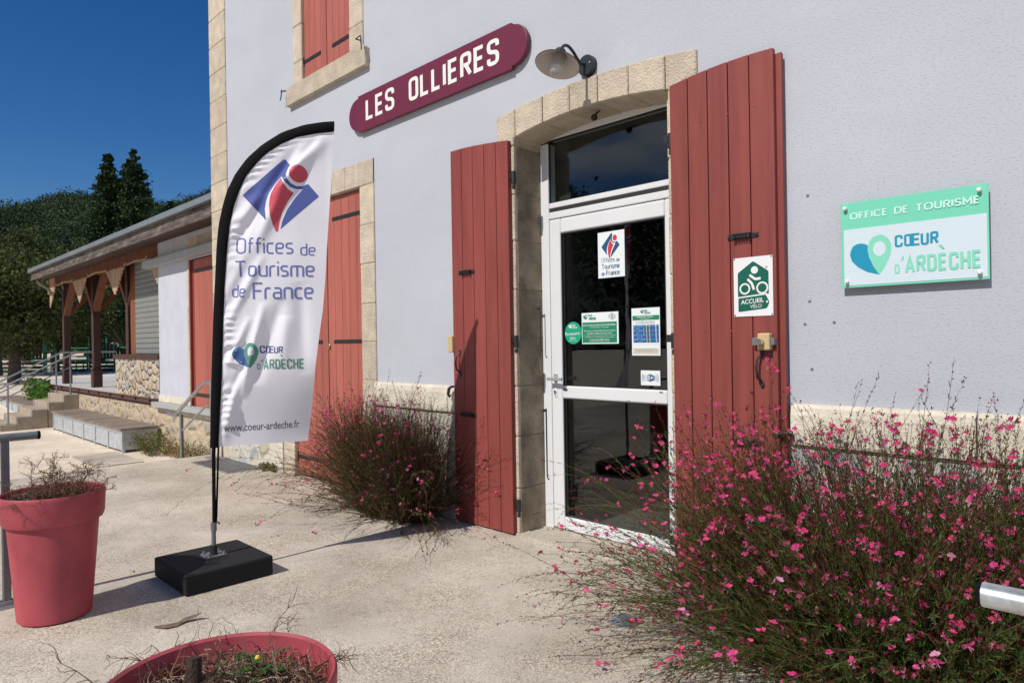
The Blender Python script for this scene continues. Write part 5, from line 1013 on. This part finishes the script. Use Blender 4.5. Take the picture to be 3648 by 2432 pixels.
# ================================================================== sports court, van
GRN = mat('green painted frame', (.02, .30, .13), .45, var=.1); DWOOD = mat('dark stained boards', (.035, .024, .018), .8, island=.45, var=.3, vscale=3); COURT = mat('green court surface', (.36, .43, .28), .9, var=.12, vscale=.5)
o = M(); o.add([(-64, 2, .075), (-44.2, 6.3, .075), (-50, 19, .075), (-72, 12, .075)], [(0, 1, 2, 3)]); o.build('sports_court', COURT, kind='structure')
P0, P1 = Vector((-48.4, 2.1, 0)), Vector((-41.4, 9.0, 0)); dirv = (P1 - P0).normalized(); LEN = (P1 - P0).length; nrm = Vector((-dirv.y, dirv.x, 0))
def fp(s, z, o=0): p = P0 + dirv * s + nrm * o; return (p.x, p.y, z)
def fbox(m, s0, s1, z0, z1, t=.03, z1b=None, mi=0):
    zb = z1 if z1b is None else z1b; m.hexa([fp(s0, z0, -t), fp(s1, z0, -t), fp(s1, z0, t), fp(s0, z0, t), fp(s0, z1, -t), fp(s1, zb, -t), fp(s1, zb, t), fp(s0, z1, t)], mi)
def fence(label, s0, s1, h0, h1, hm=None):
    T = thing('court_fence', label, 'fence', fp((s0 + s1) / 2, 0), 'dark board fences round the sports court'); m = M(); s = s0
    for z in (.06, .27, .48): fbox(m, s0, s1, z, z + .15)
    fbox(m, s0, s1, .76, .86, .05); m.build('rails', DWOOD, T); m = M(); n = int((s1 - s0) / .19)
    for i in range(n): a = s0 + .19 * i; f = i / n; fbox(m, a, a + .155, .862, h0 + (h1 - h0) * f, .015, h0 + (h1 - h0) * (f + .7 / n))
    m.build('boards', DWOOD, T); m = M(); k = max(1, round((s1 - s0) / 1.8))
    for i in range(k + 1): a = s0 + (s1 - s0) * i / k; fbox(m, a - .03, a + .03, 0, max(.9, h0 + (h1 - h0) * i / k), .055)
    m.build('posts', GRN, T)
fence('dark slatted fence rising beside the tree trunk on the left', 0, 2.5, 1.1, 1.9); fence('dark slatted fence panel left of the green goal frame', 2.5, 4.3, 1.45, 2.1); fence('dark slatted fence sloping down in front of the white van', 6.85, 9.6, 2.0, 1.05)
T = thing('goal_frame', 'green steel goal frame of the sports court', 'goal', fp(5, 0)); m = M()
for s in (4.42, 4.95, 6.72): m.cyl(fp(s, 0), fp(s, 1.25 if s > 4.6 else 2.05), .05, 8)
m.tube([fp(4.5, 2.0), fp(4.95, 1.28)], .05, 8).tube([fp(4.42, 1.25), fp(4.95, 1.25)], .05, 8).tube([fp(4.95, 1.33, 3), fp(6.72, 1.33, 3)], .035, 6).tube([fp(4.95, .66), fp(6.72, .66)], .03, 6)
for s in (5.4, 5.9, 6.3): m.cyl(fp(s, 0, .3), fp(s, .75, .3), .035, 6)
m.build('frame', GRN, T); m = M()
for z in (.1, .3, .5): fbox(m, 4.95, 6.72, z, z + .1)
m.build('boards', DWOOD, T)
T = thing('mesh_fence', 'tall green wire mesh fence with posts in front of the van', 'fence', (-57, 13, 0)); Q0, Q1 = Vector((-62, 7.5, 0)), Vector((-54.5, 15.5, 0)); m = M(); w = M()
for i in range(5): p = Q0.lerp(Q1, i / 4); m.cyl(p, p + Vector((0, 0, 4.2)), .05, 8)
for z in (1.4, 4.15): m.tube([Q0 + Vector((0, 0, z)), Q1 + Vector((0, 0, z))], .03, 6)
for i in range(20): w.tube([Q0 + Vector((0, 0, .2 + .2 * i)), Q1 + Vector((0, 0, .2 + .2 * i))], .006, 3, 0, False)
m.build('posts', GRN, T); w.build('mesh', mat('green wire', (.03, .12, .06), .6), T)
# van
T = thing('van', 'white delivery van parked behind the mesh fence', 'van', (-67.8, 13.6, .05)); VW = mat('white van paint', (.60, .62, .64), .35, var=.05); VG = mat('dark van glass', (.02, .025, .03), .1); ux = Vector((.70, .71, 0)).normalized(); uy = Vector((-ux.y, ux.x, 0)); V0 = Vector((-68.4, 13.05, -.15))
def vp(a, b, z): p = V0 + ux * a + uy * b; return (p.x, p.y, z - .15)
pr = [(0, .35), (0, 1.0), (.15, 1.12), (.95, 1.25), (1.55, 1.98), (1.75, 2.08), (4.2, 2.1), (4.4, 2.0), (4.45, .35)]
M().prism([vp(a, 0, z) for a, z in pr], uy * 1.8).build('body', VW, T, bevel=.05); M().prism([vp(a, -.006, z) for a, z in [(1.05, 1.27), (1.55, 1.88), (2.1, 1.9), (2.1, 1.25)]], uy * .004).prism([vp(a, -.006, z) for a, z in [(2.25, 1.25), (2.25, 1.9), (3.0, 1.9), (3.0, 1.25)]], uy * .004).build('side_window', VG, T)
for a in (.9, 3.6): M().lathe(vp(a, -.01, .34), [(.0, .2), (.2, .2), (.33, .17), (.33, .0), (.0, 0)], 20, axis=tuple(-uy)).build('wheel', BLACKF, T)
# ================================================================== trees
LG = [leafm('dark conifer leaves', (.036, .062, .024), .35, .15, .015), leafm('broad tree leaves', (.088, .108, .034), .45, .3, .03), leafm('dark broad leaves', (.032, .050, .020), .6, .25, .02), leafm('bright bush leaves', (.07, .12, .03), .5, .3, .02)]
BARK = mat('grey bark', (.12, .095, .07), .9, var=.5, vscale=8, bump=.8, bscale=12, bdist=.05)
def leaf(lf, c, s, out, mi=0):
    u = (Vector((U(-1, 1), U(-1, 1), U(-1, .6))).normalized() + out * .5).normalized(); w = u.orthogonal().normalized(); w = (w * math.cos(.0) + u.cross(w) * U(-1, 1)).normalized(); lf.add([c, c + u * s * .5 + w * s * .38, c + u * s, c + u * s * .5 - w * s * .38], [(0, 1, 2, 3)], mi)
def broad(label, c, h, cr, nclump, nl, s, lm, trunk_h, tr, squash=.8, zc=None, group='trees beyond the terrace'):
    T = thing('broadleaf_tree', label, 'tree', c, group); b = M(); lf = M(); b.tube([c, (c[0] + .1, c[1], c[2] + trunk_h * .5), (c[0] - .1, c[1] + .1, c[2] + trunk_h), (c[0], c[1], c[2] + h * .8)], [tr * 1.25, tr, tr * .8, tr * .2], 12)
    zc = zc or (trunk_h + (h - trunk_h) * .5)
    for i in range(nclump):
        a = U(0, 6.28); ct = U(-1, 1); r = rnd() ** .45; st_ = math.sqrt(1 - ct * ct); cc = Vector((c[0] + cr * r * st_ * math.cos(a), c[1] + cr * r * st_ * math.sin(a), c[2] + zc + (h - zc) * r * ct * squash)); cl = cr * U(.12, .26)
        if rnd() < .3: k = Vector((c[0], c[1], c[2] + trunk_h * U(.7, 1.2))); b.tube([k, k.lerp(cc, .5) + Vector((0, 0, .2)), cc], [tr * .35, tr * .2, tr * .05], 5)
        for j in range(nl):
            v = Vector((random.gauss(0, 1), random.gauss(0, 1), random.gauss(0, .8))); v = v.normalized() * cl * rnd() ** .35; leaf(lf, cc + v, s * U(.6, 1.3), v.normalized())
    b.build('trunk', BARK, T); lf.build('crown', lm, T)
def conifer(label, c, h, w, n, s, lm, gap=.16, group='conifers beyond the shed'):
    T = thing('conifer', label, 'tree', c, group); b = M(); lf = M(); b.tube([c, (c[0], c[1], c[2] + h * .5), (c[0], c[1], c[2] + h * .99)], [h * .022, h * .014, .02], 8)
    k = 0
    for i in range(int(h * 17)):
        f = rnd() ** .8; z = h * (.06 + .93 * (1 - f) ** 1.0) ; f = 1 - z / h; L = w * (f ** .74) * U(.62, 1.08) * (1 - gap * noise.noise((c[0], z * .35, i * .01)) * 1.2); a = i * 2.4 + U(-.5, .5)
        d = Vector((math.cos(a), math.sin(a), U(-.1, .25) + .12)); p = Vector((c[0], c[1], c[2] + z)); b.tube([p, p + d * L], [.05, .01], 3, 0, False)
        for j in range(int(n * (.4 + L / w))):
            t = rnd() ** .6; q = p + d * L * t + Vector((random.gauss(0, 1), random.gauss(0, 1), random.gauss(0, .6))) * L * .17; leaf(lf, q, s * U(.6, 1.3), d.normalized())
    b.build('trunk', BARK, T); lf.build('crown', lm, T)
random.seed(17)
broad('leafy roadside tree with a slim trunk left of the porch', (-31.9, 1.65, .1), 5.8, 3.2, 240, 120, .125, LG[1], 1.7, .19, .95, 3.4)
broad('dense tree standing behind the roadside tree at the left edge', (-42.2, 2.5, .1), 6.4, 4.0, 180, 100, .17, LG[1], 1.5, .25); broad('dark tree low behind the goal frame, left of the first porch post', (-72.6, 8.9, .4), 7.2, 5.2, 130, 60, .32, LG[2], 1.4, .3)
broad('very dark tree behind the right porch posts', (-61.1, 13.6, .3), 8.0, 4.4, 130, 55, .32, LG[2], 1.2, .3); broad('dark tree behind the mesh fence and van', (-86, 16.7, .6), 9.0, 6.5, 150, 60, .4, LG[2], 1.0, .3); broad('bright green bush beside the van', (-84.2, 18.6, .6), 4.9, 2.4, 90, 70, .22, LG[3], .4, .1)
broad('dark tree filling the gap between the two left porch posts', (-71, 10.7, .4), 7.2, 5.0, 130, 60, .32, LG[2], 1.0, .3); broad('leafy tree showing above the left end of the porch roof', (-47.2, 6.0, .1), 5.6, 3.0, 150, 65, .2, LG[1], 1.2, .2)
conifer('tall dark conifer forming the left top of the pair above the roof', (-78.6, 17.1, .9), 20.5, 4.3, 150, .27, LG[0]); conifer('tall dark conifer forming the right top of the pair above the roof', (-77.0, 19.0, .9), 21.0, 4.6, 150, .27, LG[0])
conifer('spiky dark conifer behind the roof ridge, second from the station wall', (-95.3, 28.6, 1.2), 19.6, 4.4, 30, .42, LG[0]); conifer('dark conifer half hidden against the station wall corner', (-92, 36, 1.2), 19.5, 4.0, 30, .42, LG[0]); conifer('pointed conifer low behind the middle of the shed roof', (-99, 26.4, 1.2), 17.0, 3.6, 26, .42, LG[0])
# ================================================================== hills and forest
def hill(name, az0, az1, ridge, r0, r1, fn, fl, ntree, nq, size, label, qs=.27):
    m = M(); NA, NR = 90, 26
    def hz(az, r):
        t = max(0, min(1, (r - r0) / (r1 - r0))); t = t ** 1.15; e = ridge(az); z = .5 + e * t * (1 + .10 * noise.noise((az * 7, r * .008, 1.7)) * (1 - t)); return z
    for i in range(NA + 1):
        for j in range(NR + 4):
            az = az0 + (az1 - az0) * i / NA; r = r0 + (r1 * 1.0 - r0) * j / NR; z = hz(az, min(r, r1)) - max(0, r - r1) * .3; m.v.append((-math.sin(az) * r, -D_WALL + math.cos(az) * r, z))
    for i in range(NA):
        for j in range(NR + 3): a = i * (NR + 4) + j; m.f.append([a, a + 1, a + NR + 5, a + NR + 4]); m.m.append(0); m.sm.append(True)
    m.build('hill', fl, kind='structure'); R_ = np.random.default_rng(ntree); CC = []; SS = []; TT = []; MI = []
    for i in range(ntree):
        az = U(az0, az1); r = r0 + (r1 - r0) * (rnd() ** .75 if i % 9 else U(.96, 1.01)); z = hz(az, min(r, r1)); CC.append((-math.sin(az) * r, -D_WALL + math.cos(az) * r, z)); SS.append(size * U(.6, 1.35) * (.55 + .5 * r / r1)); TT.append(U(.9, 1.25) if rnd() < .75 else U(1.4, 1.9))
        MI.append(2 if rnd() < .015 else (0 if noise.noise((az * 16, r * .02, 4)) > -.05 else 1))
    CC = np.repeat(np.array(CC), nq, 0); SS = np.repeat(np.array(SS), nq)[:, None]; TT = np.repeat(np.array(TT), nq)[:, None]; MI = np.repeat(np.array(MI), nq); N = len(CC)
    v = R_.normal(0, 1, (N, 3)); v[:, 2] = R_.normal(.35, .8, N); v /= np.linalg.norm(v, axis=1)[:, None]; bump = 1 + .22 * np.sin(v[:, :1] * 7 + CC[:, :1]) * np.sin(v[:, 1:2] * 6 + CC[:, 1:2]) * np.sin(v[:, 2:] * 6)
    q = CC + np.concatenate([v[:, :2], np.maximum(-.15, v[:, 2:]) * TT], 1) * SS * bump; q[:, 2:] += SS * .3
    u_ = R_.uniform(-1, 1, (N, 3)); u_ /= np.linalg.norm(u_, axis=1)[:, None]; u_ += v * .3; w_ = np.cross(u_, v + R_.normal(0, .3, (N, 3))); w_ /= np.linalg.norm(w_, axis=1)[:, None] + 1e-6; s_ = SS * qs * R_.uniform(.6, 1.3, (N, 1))
    P_ = np.stack([q, q + u_ * s_ * .5 + w_ * s_ * .4, q + u_ * s_, q + u_ * s_ * .5 - w_ * s_ * .4], 1).reshape(-1, 3).astype('f')
    me = bpy.data.meshes.new('forest'); me.vertices.add(N * 4); me.vertices.foreach_set('co', P_.ravel()); me.loops.add(N * 4); me.loops.foreach_set('vertex_index', np.arange(N * 4, dtype='i')); me.polygons.add(N); me.polygons.foreach_set('loop_start', np.arange(0, N * 4, 4, dtype='i'))
    for k in fn: me.materials.append(k)
    me.polygons.foreach_set('material_index', MI.astype('i')); me.update(); o = bpy.data.objects.new('forest', me); COL.objects.link(o); o['kind'] = 'stuff'; o['label'] = label; o['category'] = 'forest'
PXR = [(-20, 86), (0, 84.9), (60, 86.5), (110, 89), (170, 91.5), (220, 91), (300, 86), (345, 85), (400, 85), (440, 88), (490, 92), (600, 96)]
def ridge_nw(az):
    px = 1176 + 1568 * math.tan(math.radians(44.98) - az)
    for (a, b), (c, d) in zip(PXR[:-1], PXR[1:]):
        if px <= c: k = (px - a) / (c - a); return (b + (d - b) * max(-1, k) - 1.3) * 1568 / math.hypot(1176 - px, 1568) - 5.0
    return 72
random.seed(23); FORM = [leafm('hill wood foliage', (.052, .082, .034), .3, .15, .02), leafm('hill wood dark foliage', (.036, .060, .028), .3, .15, .02), leafm('hill wood russet foliage', (.11, .05, .022), .4, .2, .01)]; FLOOR = mat('wooded hillside floor', (.02, .028, .014), .95, var=.4, vscale=.05)
hill('hill', math.radians(59), math.radians(85.5), ridge_nw, 105, 400, FORM, FLOOR, 4600, 190, 3.6, 'dense dark woodland covering the hillside beyond the shed', .17)
hill('hill', math.radians(85.55), math.radians(200), lambda az: 62 + 9 * math.sin(az * 9), 90, 330, FORM, FLOOR, 2600, 26, 6.5, 'woodland on the slope across the valley, mirrored in the door glass')
T = thing('mast', 'small red and white mast among the hillside trees', 'mast', (-440.5, 93, 74)); M().tube([(-440.5, 93, 74), (-440.5, 93, 80)], .5, 8).build('pole', mat('mast red', (.3, .06, .04), .6), T); M().tube([(-440.5, 93, 80), (-440.5, 93, 85.5)], .6, 8).build('antenna', WHITEP, T)
